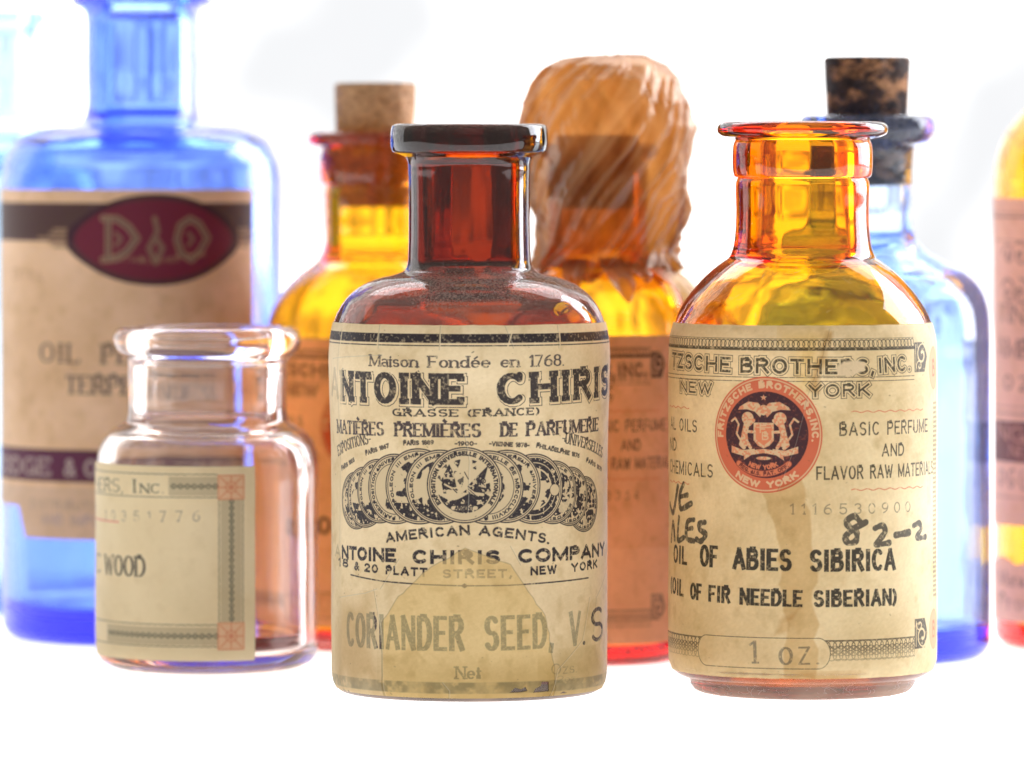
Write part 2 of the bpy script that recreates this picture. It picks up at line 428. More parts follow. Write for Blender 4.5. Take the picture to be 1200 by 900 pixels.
    def glyphs(self, Lr, txt, frame, total, h, wv, wh, serif=0, gap=.2, slant=0, grow=0.0, off=(0,0)):
        """frame(s) -> (x, y, angle) along the baseline; total = length to fill"""
        adv = []; x = 0
        for ch in txt:
            adv.append(x); x += G[ch][0]+gap
        x -= gap
        sx = (total-wv)/max(x, .01)
        H = h-wh
        for ch, a in zip(txt, adv):
            w, strokes = G[ch]
            px, py, an = frame(wv/2+(a+w/2)*sx)
            ca, sa = math.cos(an), math.sin(an)
            def T(q):
                lx = (q[0]-w/2)*sx+slant*q[1]*H; ly = wh/2+q[1]*H
                return px+off[0]+lx*ca-ly*sa, py+off[1]+lx*sa+ly*ca
            segs = []
            for st in strokes:
                for k in range(len(st)-1):
                    q0, q1 = st[k], st[k+1]
                    dx = (q1[0]-q0[0])*sx; dy = (q1[1]-q0[1])*H
                    L = math.hypot(dx, dy)
                    if L < 1e-9:
                        segs.append((q0, q1, wv, len(st))); continue
                    v = abs(dy)/L
                    f = v*v
                    if wv > wh*1.4 and len(st) == 2 and .2 < v < .995 and abs(dx) > .05*H:
                        s_ = (dx*dy)
                        f = .95 if s_ < 0 else .25
                        if ch in 'Z': f = .95
                    if wv > wh*1.4 and ch in 'NMU' and len(st) == 2 and v > .995 and not (ch == 'M' and q0[0] > .5): f = .35
                    segs.append((q0, q1, wh+(wv-wh)*f, len(st)))
            for q0, q1, ww, n in segs:
                a0 = T(q0); a1 = T(q1)
                if n == 2 and ch not in '.i': self.seg(Lr, *a0, *a1, ww+2*grow, ext=wh/2+grow, cap=False)
                else: self.seg(Lr, *a0, *a1, max(ww, wh)+2*grow)
            if serif:
                sw = serif
                for st in strokes:
                    for (q, qn) in ((st[0], st[1]), (st[-1], st[-2])):
                        dx = (qn[0]-q[0])*sx; dy = (qn[1]-q[1])*H
                        L = math.hypot(dx, dy) or 1
                        free = True
                        for st2 in strokes:
                            if st2 is st: continue
                            for r_ in (st2[0], st2[-1]):
                                if math.hypot(r_[0]-q[0], r_[1]-q[1]) < .04: free = False
                        yv = q[1]
                        if abs(dy)/L > .8 and len(st) == 2 or (ch in 'nmhruUdb' and abs(dx) < 1e-6 and abs(dy) > 0):
                            stem = abs(dx) < .02*H
                            if (stem or free) and ch not in '1.,-' and (yv in (0, 1, .62, .6)):
                                c0 = T(q); hw = (wv/2+sw)
                                self.seg(Lr, c0[0]-hw*ca, c0[1]-hw*sa, c0[0]+hw*ca, c0[1]+hw*sa, wh+2*grow, ext=grow, cap=False)
                        elif abs(dx)/L > .9 and free and len(st) == 2 and ch in 'ETFLZ' and yv in (0, 1):
                            tk = .2*(1 if yv == 0 else -1)
                            b0 = T(q); b1 = T((q[0], q[1]+tk))
                            self.seg(Lr, *b0, *b1, wh*1.3+2*grow, ext=grow, cap=False)
                if ch in 'CSG':
                    q = strokes[0][0]; b0 = T(q); b1 = T((q[0]+.01, min(1, q[1]+.16)))
                    self.seg(Lr, *b0, *b1, wh*1.2+2*grow)
                if ch == '1':
                    c0 = T((.16, 0)); hw = wv/2+sw
                    self.seg(Lr, c0[0]-hw*ca, c0[1]-hw*sa, c0[0]+hw*ca, c0[1]+hw*sa, wh+2*grow, cap=False)
    def text(self, txt, p0, p1, h, wv, wh=None, Lr=None, bend=0, **kw):
        """text between two photo pixels (baseline ends); h, wv, wh in photo pixels"""
        k = self.dist*(1-.02)/F
        h, wv, wh, bend = h*k, wv*k, (wh or wv)*k, bend*k
        if kw.get('serif'): kw['serif'] *= k
        if kw.get('grow'): kw['grow'] *= k
        if kw.get('off'): kw['off'] = (kw['off'][0]*k, kw['off'][1]*k)
        a = self.P(*p0); b = self.P(*p1)
        if Lr is None: Lr = self.layer()
        D = math.hypot(b[0]-a[0], b[1]-a[1]); an0 = math.atan2(b[1]-a[1], b[0]-a[0])
        def fr(s):
            t = s/D
            o = 4*bend*t*(1-t); sl = 4*bend*(1-2*t)/D
            return (a[0]+(b[0]-a[0])*t-math.sin(an0)*o, a[1]+(b[1]-a[1])*t+math.cos(an0)*o, an0+math.atan(sl))
        self.glyphs(Lr, txt, fr, D, h, wv, wh, **kw)
        return Lr
    def ringtext(self, txt, cx, cz, r, a0, a1, h, w, Lr=None, gap=.25, serif=0):
        """a0 > a1 runs clockwise with letters' feet inward"""
        if Lr is None: Lr = self.layer()
        tot = abs(math.radians(a1-a0))*r
        sg = -1 if a1 < a0 else 1
        def fr(s):
            a = math.radians(a0)+sg*s/r
            return (cx+r*math.cos(a), cz+r*math.sin(a), a-math.pi/2 if sg < 0 else a+math.pi/2)
        self.glyphs(Lr, txt, fr, tot, h, w, w, gap=gap, serif=serif)
        return Lr
    def image(self, name):
        img = bpy.data.images.new(name, self.W, self.H, alpha=True)
        c = np.clip(self.c, 0, 1)
        c = np.where(c <= .0031308, c*12.92, 1.055*np.power(c, 1/2.4)-.055)
        px = np.dstack([c, self.a[..., None]]).astype(np.float32)
        img.pixels.foreach_set(px.ravel())
        img.update(); img.pack()
        return img
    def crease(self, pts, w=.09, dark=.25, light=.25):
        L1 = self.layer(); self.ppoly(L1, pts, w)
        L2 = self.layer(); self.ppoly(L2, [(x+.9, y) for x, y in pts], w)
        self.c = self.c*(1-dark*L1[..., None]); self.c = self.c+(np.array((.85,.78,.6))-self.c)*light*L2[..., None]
    def stain(self, pts, mul, soft=14, rag=.8):
        L1 = self.layer(); P = [self.P(*q) for q in pts]
        # ragged outline
        Q = []
        for k in range(len(P)):
            a = P[k]; b = P[(k+1) % len(P)]
            for t in np.linspace(0, 1, 6, endpoint=False):
                x = a[0]+(b[0]-a[0])*t; y = a[1]+(b[1]-a[1])*t
                Q.append((x+rag*(vnoise(x*.9, y*.9, 3)-.5), y+rag*(vnoise(x*.9, y*.9, 4)-.5)))
        self.fill(L1, Q, 1.0, soft)
        self.c = self.c*(1-L1[..., None]*(1-np.array(mul)))
        return L1

# ------------------------------------------------------------------ lathe: bottle shells
def spline(pts):
    """pts (r, z, corner) -> dense polyline"""
    out_ = []
    n = len(pts)
    for i in range(n-1):
        p1, p2 = pts[i], pts[i+1]
        p0 = pts[i-1] if i > 0 and not p1[2] else p1
        p3 = pts[i+2] if i+2 < n and not p2[2] else p2
        L = math.hypot(p2[0]-p1[0], p2[1]-p1[1])
        k = max(3, min(40, int(L/.45)))
        ts = [j/k for j in range(k)]
        if p1[2]: ts.insert(1, .06/max(L, .2))
        if p2[2]: ts.append(1-.06/max(L, .2))
        for t in ts:
            d1 = L or 1e-6; d0 = math.hypot(p1[0]-p0[0], p1[1]-p0[1]); d2 = math.hypot(p3[0]-p2[0], p3[1]-p2[1])
            def cr(a, b, c, d):
                s1 = (c-b)/d1
                m1 = s1 if d0 < 1e-6 else ((b-a)/d0*d1+s1*d0)/(d0+d1)
                m2 = s1 if d2 < 1e-6 else (s1*d2+(d-c)/d2*d1)/(d1+d2)
                # keep the curve from overshooting beyond short neighbours
                m1 *= min(1, 3*max(d0, 1e-6)/d1) if d0 > 1e-6 else 1
                m2 *= min(1, 3*max(d2, 1e-6)/d1) if d2 > 1e-6 else 1
                return (2*t**3-3*t*t+1)*b+(t**3-2*t*t+t)*m1*d1+(3*t*t-2*t**3)*c+(t**3-t*t)*m2*d1
            out_.append((max(0, cr(p0[0], p1[0], p2[0], p3[0])), cr(p0[1], p1[1], p2[1], p3[1])))
    out_.append((pts[-1][0], pts[-1][1]))
    return out_
def lathe(name, prof, mat, parent, seg=160, wob=None, closed=True):
    """prof: (r,z) mm, axis ends have r=0. wob(i_ring, ang, z, r)-> radial add (mm)"""
    V = []; Fc = []; rings = []
    for i, (r, z) in enumerate(prof):
        if r < 1e-6:
            rings.append([len(V)]); V.append((0, 0, z*MM))
        else:
            a = 2*np.pi*np.arange(seg)/seg
            rr_ = r+(wob(i, a, z, r) if wob else 0)*np.ones(seg)
            n0 = len(V); rings.append(list(range(n0, n0+seg)))
            V.extend(zip((rr_*np.cos(a)*MM).tolist(), (rr_*np.sin(a)*MM).tolist(), [z*MM]*seg))
    for A, B in zip(rings[:-1], rings[1:]):
        if len(A) == 1 and len(B) == 1: continue
        for k in range(seg):
            k2 = (k+1) % seg
            if len(A) == 1: Fc.append((A[0], B[k2], B[k]))
            elif len(B) == 1: Fc.append((A[k], A[k2], B[0]))
            else: Fc.append((A[k], A[k2], B[k2], B[k]))
    return mesh(name, V, Fc, mat, parent)

class Bottle:
    def __init__(self, name, label, cat, cx, dist, prof, wall, bore, shoulder_y, mat, base=(0.8, 2.6), seed=1, seg=160, streak=.12, group=None):
        """prof: list (radius px, row px, corner) from lip top outer to foot; rows read at the axis distance"""
        self.cx, self.dist = cx, dist
        self.loc = (xpx(cx, dist)*MM, (dist-CAMD)*MM, 0.0)
        self.root = thing(name, label, cat, self.loc, group)
        k = dist/F
        P = [(r*k, zpx(y, dist), c) for r, y, c in prof]
        zoff = P[-1][1]                       # foot sits on the table
        P = [(r, max(z-zoff*(1-(z-zoff)/(P[0][1]-zoff))*1.0, 0.0), c) for r, z, c in P]
        P[-1] = (P[-1][0], 0.03, P[-1][2])
        outer = spline(P)
        self.outer = outer
        zs = P[[i for i in range(len(prof)) if prof[i][1] >= shoulder_y][0]][1]
        bore_mm = bore*k
        # inner: offset of the part below the shoulder start
        ob = [(r, z) for r, z in outer if z < zs+.01]
        inner = []
        for i in range(len(ob)):
            a = ob[max(0, i-1)]; b = ob[min(len(ob)-1, i+1)]
            tx, tz = b[0]-a[0], b[1]-a[1]; L = math.hypot(tx, tz) or 1
            nx, nz = tz/L, -tx/L          # inward
            r, z = ob[i][0]+nx*wall, ob[i][1]+nz*wall
            if z > base[1] and (not inner or z < inner[-1][1]+.02): inner.append((max(r, .2), z))
        inner = [(max(r, bore_mm) if z > zs-3 else r, z) for r, z in inner]
        top = outer[0]
        rf = inner[-1][0]
        bot = [(rf-.15, base[1]-.35+.3), (rf-.8, base[1]-.5), (rf*.6, base[1]-.25), (0, base[1]+.15)]
        ztop = max(z for r, z in outer)
        nbore = 14
        lipin = [(bore_mm+.45, ztop-.06), (bore_mm+.12, ztop-.35)]
        z1 = inner[0][1]
        col = [(bore_mm, ztop-.9-(ztop-.9-z1-.4)*i/nbore) for i in range(nbore+1)]
        rfoot = outer[-1][0]
        foot = [(rfoot-.7, 0.03), (rfoot-1.6, .35), (rfoot*.5, base[0]), (0, base[0]+.15)]
        full = [(0, base[0]+.15)]+foot[::-1][1:]+outer[::-1]+lipin+col+inner+bot
        n_out = len(foot)+len(outer)
        def wob(i, a, z, r):
            o = .02*np.sin(2*a+seed+z*.06)+.01*np.sin(3*a+seed*2+z*.11)
            if i > n_out:
                o = o+streak*(.42*np.sin(2*a+seed*1.7+z*.04)+.26*np.sin(3*a+seed*.9-z*.06)+.16*np.sin(5*a+seed*2.3+z*.05)+.09*np.sin(9*a+seed+z*.03)+.05*np.sin(14*a-z*.04))
                if r < bore_mm+.3: o = o-abs(streak)*.3
            return o
        self.inner = inner; self.bore = bore_mm; self.ztop = ztop; self.rf = rf; self.base = base
        self.glass = lathe('glass_shell', full, mat, self.root, seg, wob)
    def R_at(self, z):
        o = self.outer
        for (r0, z0), (r1, z1) in zip(o[:-1], o[1:]):
            if (z0 >= z >= z1) and z0 != z1: return r0+(r1-r0)*(z0-z)/(z0-z1)
        return o[-1][0]
    def put_label(self, name, ph0, ph1, z0, z1, mat, lift=.1, nz=36, wr=.03, u=(0, 1), v=(0, 1), label=None):
        """paper sheet on the shell: angles in degrees from the side facing the camera"""
        na = int(abs(ph1-ph0)/1.6)+2
        V = []; uv = []; Fc = []
        TT, TZ = np.meshgrid(np.arange(na+1)/na, np.arange(nz+1)/nz)
        NZ = fbm(TT*9, TZ*7, 3, 5)+.6*vnoise(TT*40, TZ*4, 8)
        for j in range(nz+1):
            tz = j/nz; z = z0+(z1-z0)*tz; Rz = self.R_at(z)
            for i in range(na+1):
                t = i/na; ph = math.radians(ph0+(ph1-ph0)*t)
                r = Rz+lift+wr*NZ[j, i]
                V.append((r*math.sin(ph)*MM, -r*math.cos(ph)*MM, z*MM)); uv.append((u[0]+(u[1]-u[0])*t, v[0]+(v[1]-v[0])*tz))
        for j in range(nz):
            for i in range(na):
                a = j*(na+1)+i; Fc.append((a, a+1, a+na+2, a+na+1))
        o = mesh(name, V, Fc, mat, self.root, uv)
        if label: o['label'] = label
        return o
# ------------------------------------------------------------------ glass colours (absorption per mm)
G_dark   = glass('dark_brown_glass', (.45, 1.1, 2.3), dust=.75, bump=.001, seed=1., dirt_glare=.02, dust_glare_col=(.66,.50,.42), foot=.8)
G_amber  = glass('yellow_amber_glass', (.040, .29, 1.6), dust=.14, bump=.006, dust_glare_col=(.5,.38,.3), seed=2., dirt_glare=.012, foot=1.3)
G_amber2 = glass('amber_glass', (.024, .24, 1.4), dust=.12, bump=.005, seed=3., dirt_glare=.03, dust_glare_col=(.8,.6,.4))
G_amber3 = glass('orange_amber_glass', (.03, .32, 1.6), dust=.08, bump=.005, seed=4., dirt_glare=.03, dust_glare_col=(.8,.5,.3))
G_amber4 = glass('syrup_amber_glass', (.025, .26, 1.4), dust=.10, bump=.005, seed=9., dirt_glare=.04)
G_clear  = glass('clear_glass', (.004, .022, .032), dust=.16, bump=.006, seed=5., dirt_glare=.045, dust_glare_col=(.88,.70,.60))  # peach tint paints in warm light from the neighbouring bottles
G_blue   = glass('cobalt_glass', (.36, .235, .004), dust=.10, bump=.005, seed=6., dirt_glare=.05, dust_glare_col=(.75,.78,.85))
G_blue2  = glass('cobalt_glass_pale', (.25, .15, .006), dust=.10, bump=.012, seed=7., dirt_glare=.07, dust_glare_col=(.75,.78,.85))
G_blue3  = glass('pale_blue_glass', (.16, .07, .005), dust=.05, bump=.005, seed=8., dirt_glare=.05)

# ================================================================== 1 dark bottle, front centre
b = Bottle('medicine_bottle', 'dark brown glass bottle, dusty shoulder, worn cream label with a row of printed medals',
    'bottle', 550, 800,
    [(86,145,0),(90.5,147.5,0),(91.5,151,0),(91.7,173,0),(90.3,177.5,0),(82,181,0),(75,184,1),(72.5,188,0),(71.5,200,0),(71.5,296,0),(72.5,310,0),(76,317,0),
     (84,321,0),(105,326,0),(124,334,0),(141,347,0),(153,364,0),(159.5,381,0),(163,405,0),(163,450,0),(161,520,0),(160.5,640,0),(160,760,0),(159,795,0),(156.5,804,0),(149,810,0),(142,811.5,0)],
    1.5, 53, 319, G_dark, seed=11, streak=.22)
B1 = b
INK = (.013,.010,.020)
lb = Label(-29, 29, 0.6, 48.2, 20, (.77,.60,.35), 3, cx=551, R=17.75, dist=800)
K = .1078
# fold at left, darker old glue margins
t = np.clip((lb.X-lb.P(402,500)[0])/.5, -1, 1)
lb.c *= (1+.05*t)[..., None]
# header bars with breaks
def rows(x0, x1, y, n=24):   # a printed straight line in the label plane, y read at the bottle's middle
    z = lb.P(lb.cx, y)[1]; a = lb.P(x0, y)[0]; c = lb.P(x1, y)[0]
    return [(a, z), (c, z)]
Lr = lb.layer()
z0_ = lb.P(551, 402)[1]; z1_ = lb.P(551, 391.5)[1]
lb.fill(Lr, [(-27, z0_), (27, z0_), (27, z1_), (-27, z1_)])
z2_ = lb.P(551, 405.2)[1]; lb.seg(Lr, -27, z2_, 27, z2_, .13)
for xx in (403, 446, 518, 598, 657): # creases cut the bar
    q = lb.P(xx, 396)[0]
    g = np.clip((np.abs(lb.X-q-(.35*(lb.Y-z0_) if xx == 598 else 0))-.09)*lb.res, 0, 1); Lr *= np.where(lb.Y > z2_-.4, .25+.75*g, 1)
lb.ink(Lr, INK, .97, .2)
lb.ink(lb.text('Maison Fondée en 1768.', (437,429), (661,428.5), 14, 3.0, 1.5, serif=1.3, gap=.2, bend=-.6), (.06,.045,.05), .93, .35)
# big block name with drop outline
def block(txt, p0, p1, h, w, bend=0, lead=None):
    a = lb.text(txt, p0, p1, h, w, w*.72, bend=bend, serif=1.8, gap=.34)
    o1 = lb.text(txt, p0, p1, h, w, w*.72, bend=bend, serif=1.8, gap=.34, grow=1.9, off=(1.7, -1.5))
    o2 = lb.text(txt, p0, p1, h, w, w*.72, bend=bend, serif=1.8, gap=.34, grow=1.05, off=(1.7, -1.5))
    n_ = lb.text(txt, p0, p1, h, w, w*.72, bend=bend, serif=1.8, gap=.34, grow=.9)
    return np.maximum(a, np.clip(o1-o2-n_, 0, 1))
Lr = block('NTOINE', (403,470), (547,474.5), 37, 9.6, bend=0)
lb.ink(lb.text('A', (392.5,464), (401,468), 36, 7, 5), INK, .28, .3)
fade = np.clip((lb.X-lb.P(403,450)[0])/.9, .35, 1)
lb.ink(Lr*fade, INK, .95, .22)
lb.ink(block('CHIRIS', (584,474.5), (710.5,463), 37, 9.6), INK, .95, .22)
lb.ink(lb.text('GRASSE', (463,487.5), (540,488.5), 9, 2.6, 1.5, serif=1.2, gap=.3), INK, .93, .3)
lb.ink(lb.text('(FRANCE)', (550,488.5), (633,486), 9, 2.6, 1.5, serif=1.2, gap=.3), INK, .93, .3)
for w_, a_, c_ in (('MATIÈRES', (397.5,507.5), (453,511)), ('PREMIÈRES', (465,511.5), (566,512.5)), ('DE', (588,512), (609,511.5)), ('PARFUMERIE', (618,511.3), (701.5,505))):
    lb.ink(lb.text(w_, a_, c_, 16.5, 3.9, 1.7, serif=1.0, gap=.24), (.045,.03,.04), .95, .3)
lb.ink(lb.text('EXPOSITIONS-', (398.5,535), (438,520), 13, 2.2, 1.2, serif=.6, gap=.22, bend=2), INK, .9, .3)
lb.ink(lb.text('-UNIVERSELLES', (659,519), (706,537), 13, 2.3, 1.2, serif=.6, gap=.22, bend=2), INK, .9, .3)
for w_, a_, c_ in (('PARIS 1889', (475,522), (511,521)), ('-1900-', (535,522.5), (561,522.5)), ('-VIENNE 1878-', (575,522.5), (622,524.5)),
                   ('PHILADELPHIE 1876', (629.5,524.5), (680,537)), ('PARIS 1867', (431,534), (459,524.5)), ('PARIS 1855', (402.5,552), (418,541)), ('PARIS 1878', (687.5,541.5), (705.5,553))):
    lb.ink(lb.text(w_, a_, c_, 5.6, 1.6, gap=.26), INK, .9, .2)
# medals, outermost first
def medal(cx, cz, r, kind, seed):
    paperc = np.array((.69,.54,.32))
    D = lb.layer(); lb.disc(D, cx, cz, r, r); lb.ink(D, paperc, 1)
    X = (lb.X-cx)/r; Y = (lb.Y-cz)/r; rr_ = np.sqrt(X*X+Y*Y)
    Lr = lb.layer()
    lb.ring(Lr, cx, cz, r*.985, r*.985, .17); lb.ring(Lr, cx, cz, r*.925, r*.925, .10)
    sl = lb.win(cx, cz, r, r); n = np.zeros_like(lb.X); n3 = n.copy()
    n[sl] = fbm(lb.X[sl]*1.1, lb.Y[sl]*1.1, 3, seed); n3[sl] = fbm(lb.X[sl]*3.2, lb.Y[sl]*3.2, 2, seed+9)
    inn = np.clip((.9-rr_)*r*lb.res*.7, 0, 1)
    if kind == 'ship':      # centre: winged figure over a dark ground
        inn = np.clip((.74-rr_)*r*lb.res*.7, 0, 1)
        grd = (Y < -.28+.12*np.sin(X*5))*(n3 > .33)
        sky_ = (n > .60)*(Y > -.1)*(X < .05)
        Lr = np.maximum(Lr, inn*np.clip(grd*1.0+sky_*.9, 0, 1))
        T = lambda x, y: (cx+x*r, cz+y*r)
        Lk = lb.layer()
        lb.fill(Lk, [T(.08,-.02), T(.62,.52), T(.50,.05), T(.60,-.30), T(.12,-.30)])
        lb.fill(Lk, [T(-.62,.12), T(-.40,.55), T(-.28,.30), T(-.20,-.10), T(-.05,-.22), T(-.55,-.22)])
        lb.fill(Lk, [T(-.30,.62), T(-.10,.68), T(-.16,.44)])
        lb.fill(Lk, [T(.20,.66), T(.34,.62), T(.30,.40), T(.22,.44)]); lb.fill(Lk, [T(.30,-.05), T(.66,.06), T(.70,-.22), T(.34,-.24)]); lb.fill(Lk, [T(-.05,.1), T(.08,.16), T(.05,-.2), T(-.12,-.18)])
        Lk *= np.where(n3 > .36, 1, .15)
        Lr = np.maximum(Lr, Lk)
        Lw = lb.layer()
        lb.poly(Lw, [T(-.10,.46), T(.05,.22), T(.02,-.05), T(-.18,-.22), T(-.42,-.18)], r*.13)
        lb.poly(Lw, [T(.04,.40), T(.26,.52), T(.38,.62)], r*.07); lb.poly(Lw, [T(-.52,.02), T(-.3,-.10), T(-.1,-.02)], r*.045)
        lb.poly(Lw, [T(.02,-.05), T(.25,-.22), T(.48,-.25)], r*.08); lb.poly(Lw, [T(-.3,-.60), T(.3,-.60)], r*.10)
        lb.disc(Lw, cx-.02*r, cz+.5*r, .085*r, .085*r)
        Lr = Lr*(1-Lw)
        Lf = lb.layer(); lb.poly(Lf, [T(.0,.34), T(.10,.16)], .12); lb.poly(Lf, [T(-.2,-.2), T(-.3,-.1)], .12)
        lb.poly(Lf, [T(.1,-.1), T(.3,-.28)], .1); Lr = np.maximum(Lr, Lf)
        rt = lb.layer()
        lb.ringtext('EXPOSITION UNIVERSELLE INTERNATIONALE', cx, cz, r*.77, 218, -38, r*.12, .17, rt)
        t_ = lb.layer(); a_ = (cx-.26*r, cz-.655*r); 
        def fr(s): return (a_[0]+s, a_[1], 0)
        lb.glyphs(t_, 'ARGENT', fr, r*.5, r*.11, .13, .13); Lr = np.maximum(Lr, t_)
        t_ = lb.layer(); a2 = (cx+.3*r, cz+.05*r)
        lb.glyphs(t_, '1900', lambda s: (a2[0]+s, a2[1], 0), r*.26, r*.11, .11, .11); Lr = np.maximum(Lr, t_*(1-Lk))
        Lr = np.maximum(Lr, rt)
    elif kind == 'head':
        inn2 = np.clip((.66-rr_)*r*lb.res*.7, 0, 1)
        T = lambda x, y: (cx+x*r, cz+y*r)
        prof = [T(.10,.55), T(.30,.5), T(.42,.3), T(.40,.14), T(.52,-.02), T(.42,-.10), T(.44,-.24), T(.32,-.40), T(.10,-.42), T(.0,-.62), T(-.35,-.55), T(-.2,.3)]
        Lk = lb.layer(); lb.fill(Lk, prof); Lr = np.maximum(Lr, Lk*np.where(n3 > .42, 1, .1))
        lb.ring(Lr, cx, cz, r*.72, r*.72, .09)
        Lr = lb.ringtext('EXPOSITION UNIVERSELLE DE MDCCCLXXVIII PARIS', cx, cz, r*.765, 230, -130, r*.11, .14, Lr)
    elif kind == 'dark':
        Lr = np.maximum(Lr, inn*np.clip((n3 > .40)*1.0*(rr_ < .74)+(rr_ > .86)*.8, 0, 1)*np.where(n > .40, 1, .12))
        Lr = lb.ringtext('MEDAILLE D OR EXPOSITION', cx, cz, r*.77, 150, -150, r*.10, .12, Lr)
    elif kind == 'ring':
        Lr = np.maximum(Lr, inn*((rr_ > .60)*(rr_ < .88)*(n3 > .30)))
        Lr = np.maximum(Lr, inn*(rr_ < .55)*(n > .52))
        Lw = lb.layer(); lb.ring(Lw, cx, cz, r*.74, r*.74, .12); lb.disc(Lw, cx+r*.70, cz-r*.05, r*.17, r*.17); Lr = Lr*(1-Lw)
        lb.ring(Lr, cx+r*.70, cz-r*.05, r*.17, r*.17, .08)
    else:                    # figure scene
        Lr = np.maximum(Lr, inn*np.clip((n > .53)*(rr_ < .70)+(Y < -.45)*(n3 > .38), 0, 1))
        Lr = lb.ringtext('NAPOLEON III EMPEREUR UNIVERSEL', cx, cz, r*.77, 235, -55, r*.10, .13, Lr)
    Lr *= np.clip((1.0-rr_)*r*lb.res+.5, 0, 1)
    lb.ink(Lr, (.014,.011,.022), .97, .06, 9)
def medal_px(edge, side, top, bot, kind, seed):
    r = abs(lb.P(lb.cx, top)[1]-lb.P(lb.cx, bot)[1])/2
    xe, _ = lb.P(edge, (top+bot)/2)
    cz = lb.P(edge, (top+bot)/2)[1]
    medal(xe+(r if side < 0 else -r), cz, r, kind, seed)
medal_px(402.5, -1, 551, 619, 'dark', 21);  medal_px(701, 1, 556, 622, 'dark', 22)
medal_px(409, -1, 545, 617, 'fig', 23);   medal_px(690, 1, 545, 615, 'dark', 24)
medal_px(420.5, -1, 536, 612, 'fig', 25); medal_px(677, 1, 538, 613, 'dark', 26)
medal_px(433.5, -1, 530, 613, 'head', 27); medal_px(661, 1, 530, 613, 'ring', 28)
medal_px(454, -1, 524, 613.5, 'fig', 29);  medal_px(635, 1, 526, 612, 'fig', 30)
medal_px(477, -1, 526, 614, 'fig', 31);   medal_px(615.5, 1, 527, 614, 'head', 32)
cxm, czm = lb.P(546.5, 568.5)
medal(cxm, czm, 4.82, 'ship', 33)
# agents
lb.ink(lb.text('AMERICAN', (455,636.5), (553,627), 12, 2.7, gap=.3, bend=1.5), INK, .95, .3)
lb.ink(lb.text('AGENTS.', (563,627.5), (645,638), 12, 2.7, gap=.3, bend=1.5), INK, .95, .3)
# tan tape patch: the print below is seen faded
patch = [(548,642), (502,668), (470,698), (450,730), (449,800), (449,822), (655,822), (651,780), (641,722), (600,662)]
PL = lb.layer(); Q = []
for k in range(len(patch)):
    a = lb.P(*patch[k]); c = lb.P(*patch[(k+1) % len(patch)])
    for t in np.linspace(0, 1, 8, endpoint=False):
        x = a[0]+(c[0]-a[0])*t; y = a[1]+(c[1]-a[1])*t
        Q.append((x+.35*(float(vnoise(x*1.3, y*1.3, 3))-.5), y+.35*(float(vnoise(x*1.3, y*1.3, 4))-.5)))
lb.fill(PL, Q, 1, 2)
torn = lb.layer()   # the right side where the tape has gone shows dark print again
lb.fill(torn, [lb.P(639,705), lb.P(652,742), lb.P(655,760), lb.P(662,770), lb.P(668,700), lb.P(694,700), lb.P(684,752), lb.P(670,780), lb.P(705,745), lb.P(712,690), lb.P(640,640)])
left = lb.layer(); lb.fill(left, [lb.P(444,690), lb.P(449,760), lb.P(452,775), lb.P(445,775), lb.P(438,700)])
def fade_ink(Lr, op=.97, low=.42, wear=.3):
    vis = 1-PL*(1-low)
    lb.ink(Lr*vis, INK, op, wear)
fade_ink(np.maximum(np.maximum(lb.text('A', (394.5,652), (401,654.5), 16, 3, gap=.25)*.35, lb.text('NTOINE', (402.5,655), (466.5,659), 16.5, 4.3, gap=.25)),
   np.maximum(lb.text('CHIRIS', (485.5,660.5), (588,661), 16.5, 4.5, gap=.3), lb.text('COMPANY', (609,660), (709,650.5), 16.5, 4.3, gap=.25))), low=.5)
for w_, a_, c_ in (('18', (398.5,663.5), (410,665.5)), ('&', (417,668.3), (423,669)), ('20', (429,670), (445,672)), ('PLATT', (454,673), (503,676)), ('STREET,', (521,677.5), (602,677)), ('NEW', (623.5,674.5), (654,672)), ('YORK', (671,670.5), (701,665.5))):
    fade_ink(lb.text(w_, a_, c_, 10.5, 2.5, gap=.35), low=.4)
Lr = lb.layer()
lb.ppoly(Lr, [(413,673.5), (450,681), (500,685), (546.5,686.5), (600,685.8), (645,682.5), (691,677)], .17)
q = lb.P(546.5,686.5); lb.fill(Lr, [(q[0]-.5,q[1]), (q[0],q[1]+.32), (q[0]+.5,q[1]), (q[0],q[1]-.32)])
fade_ink(Lr, low=.55)
# typed name, faded blue grey except where the tape has torn away
OLD = (.135,.15,.10)
def cor(txt, a, c, wv=6.6):
    Lr = lb.text(txt, a, c, 41, wv, 4.6, gap=.36)
    op = .60+.36*np.clip(torn+left, 0, 1)
    k = (Lr*op)[..., None]
    colr = np.where((torn+left)[..., None] > .5, np.array((.07,.055,.06)), np.array(OLD))
    w_ = np.clip(1-.5*np.clip(fbm(lb.X*5, lb.Y*5, 3, 50)-.5, 0, 1)*3, 0, 1)[..., None]
    lb.c = lb.c*(1-k*w_)+colr*k*w_
cor('CORIANDER', (408,757), (547,763)); cor('SEED,', (569.5,763), (651,759)); cor('V.', (668,757.5), (688,755.5)); cor('S', (694,754), (707.5,749))
lb.ink(lb.text('Net', (535.5,796), (567,795.5), 15, 3.0, 1.6, serif=1.5), OLD, .55, .4)
lb.ink(lb.text('Ozs.', (648,791), (678,788), 13, 2.2, 1.3, serif=1.2), OLD, .4, .4)
lb.ink(lb.text('2oz', (655,800), (676,798), 8, 1.4, 1.0), OLD, .3, .4)
# foot band
Lr = lb.layer(); za = lb.P(551,800)[1]; zb = lb.P(551,813.5)[1]
lb.fill(Lr, [(-27, zb), (27, zb), (27, za), (-27, za)], 1, 3)
Lr *= np.clip(.25+1.1*fbm(lb.X*.8, lb.Y*.8, 3, 61), 0, 1)
lb.ink(Lr, (.16,.17,.12), .62, .4, 2)
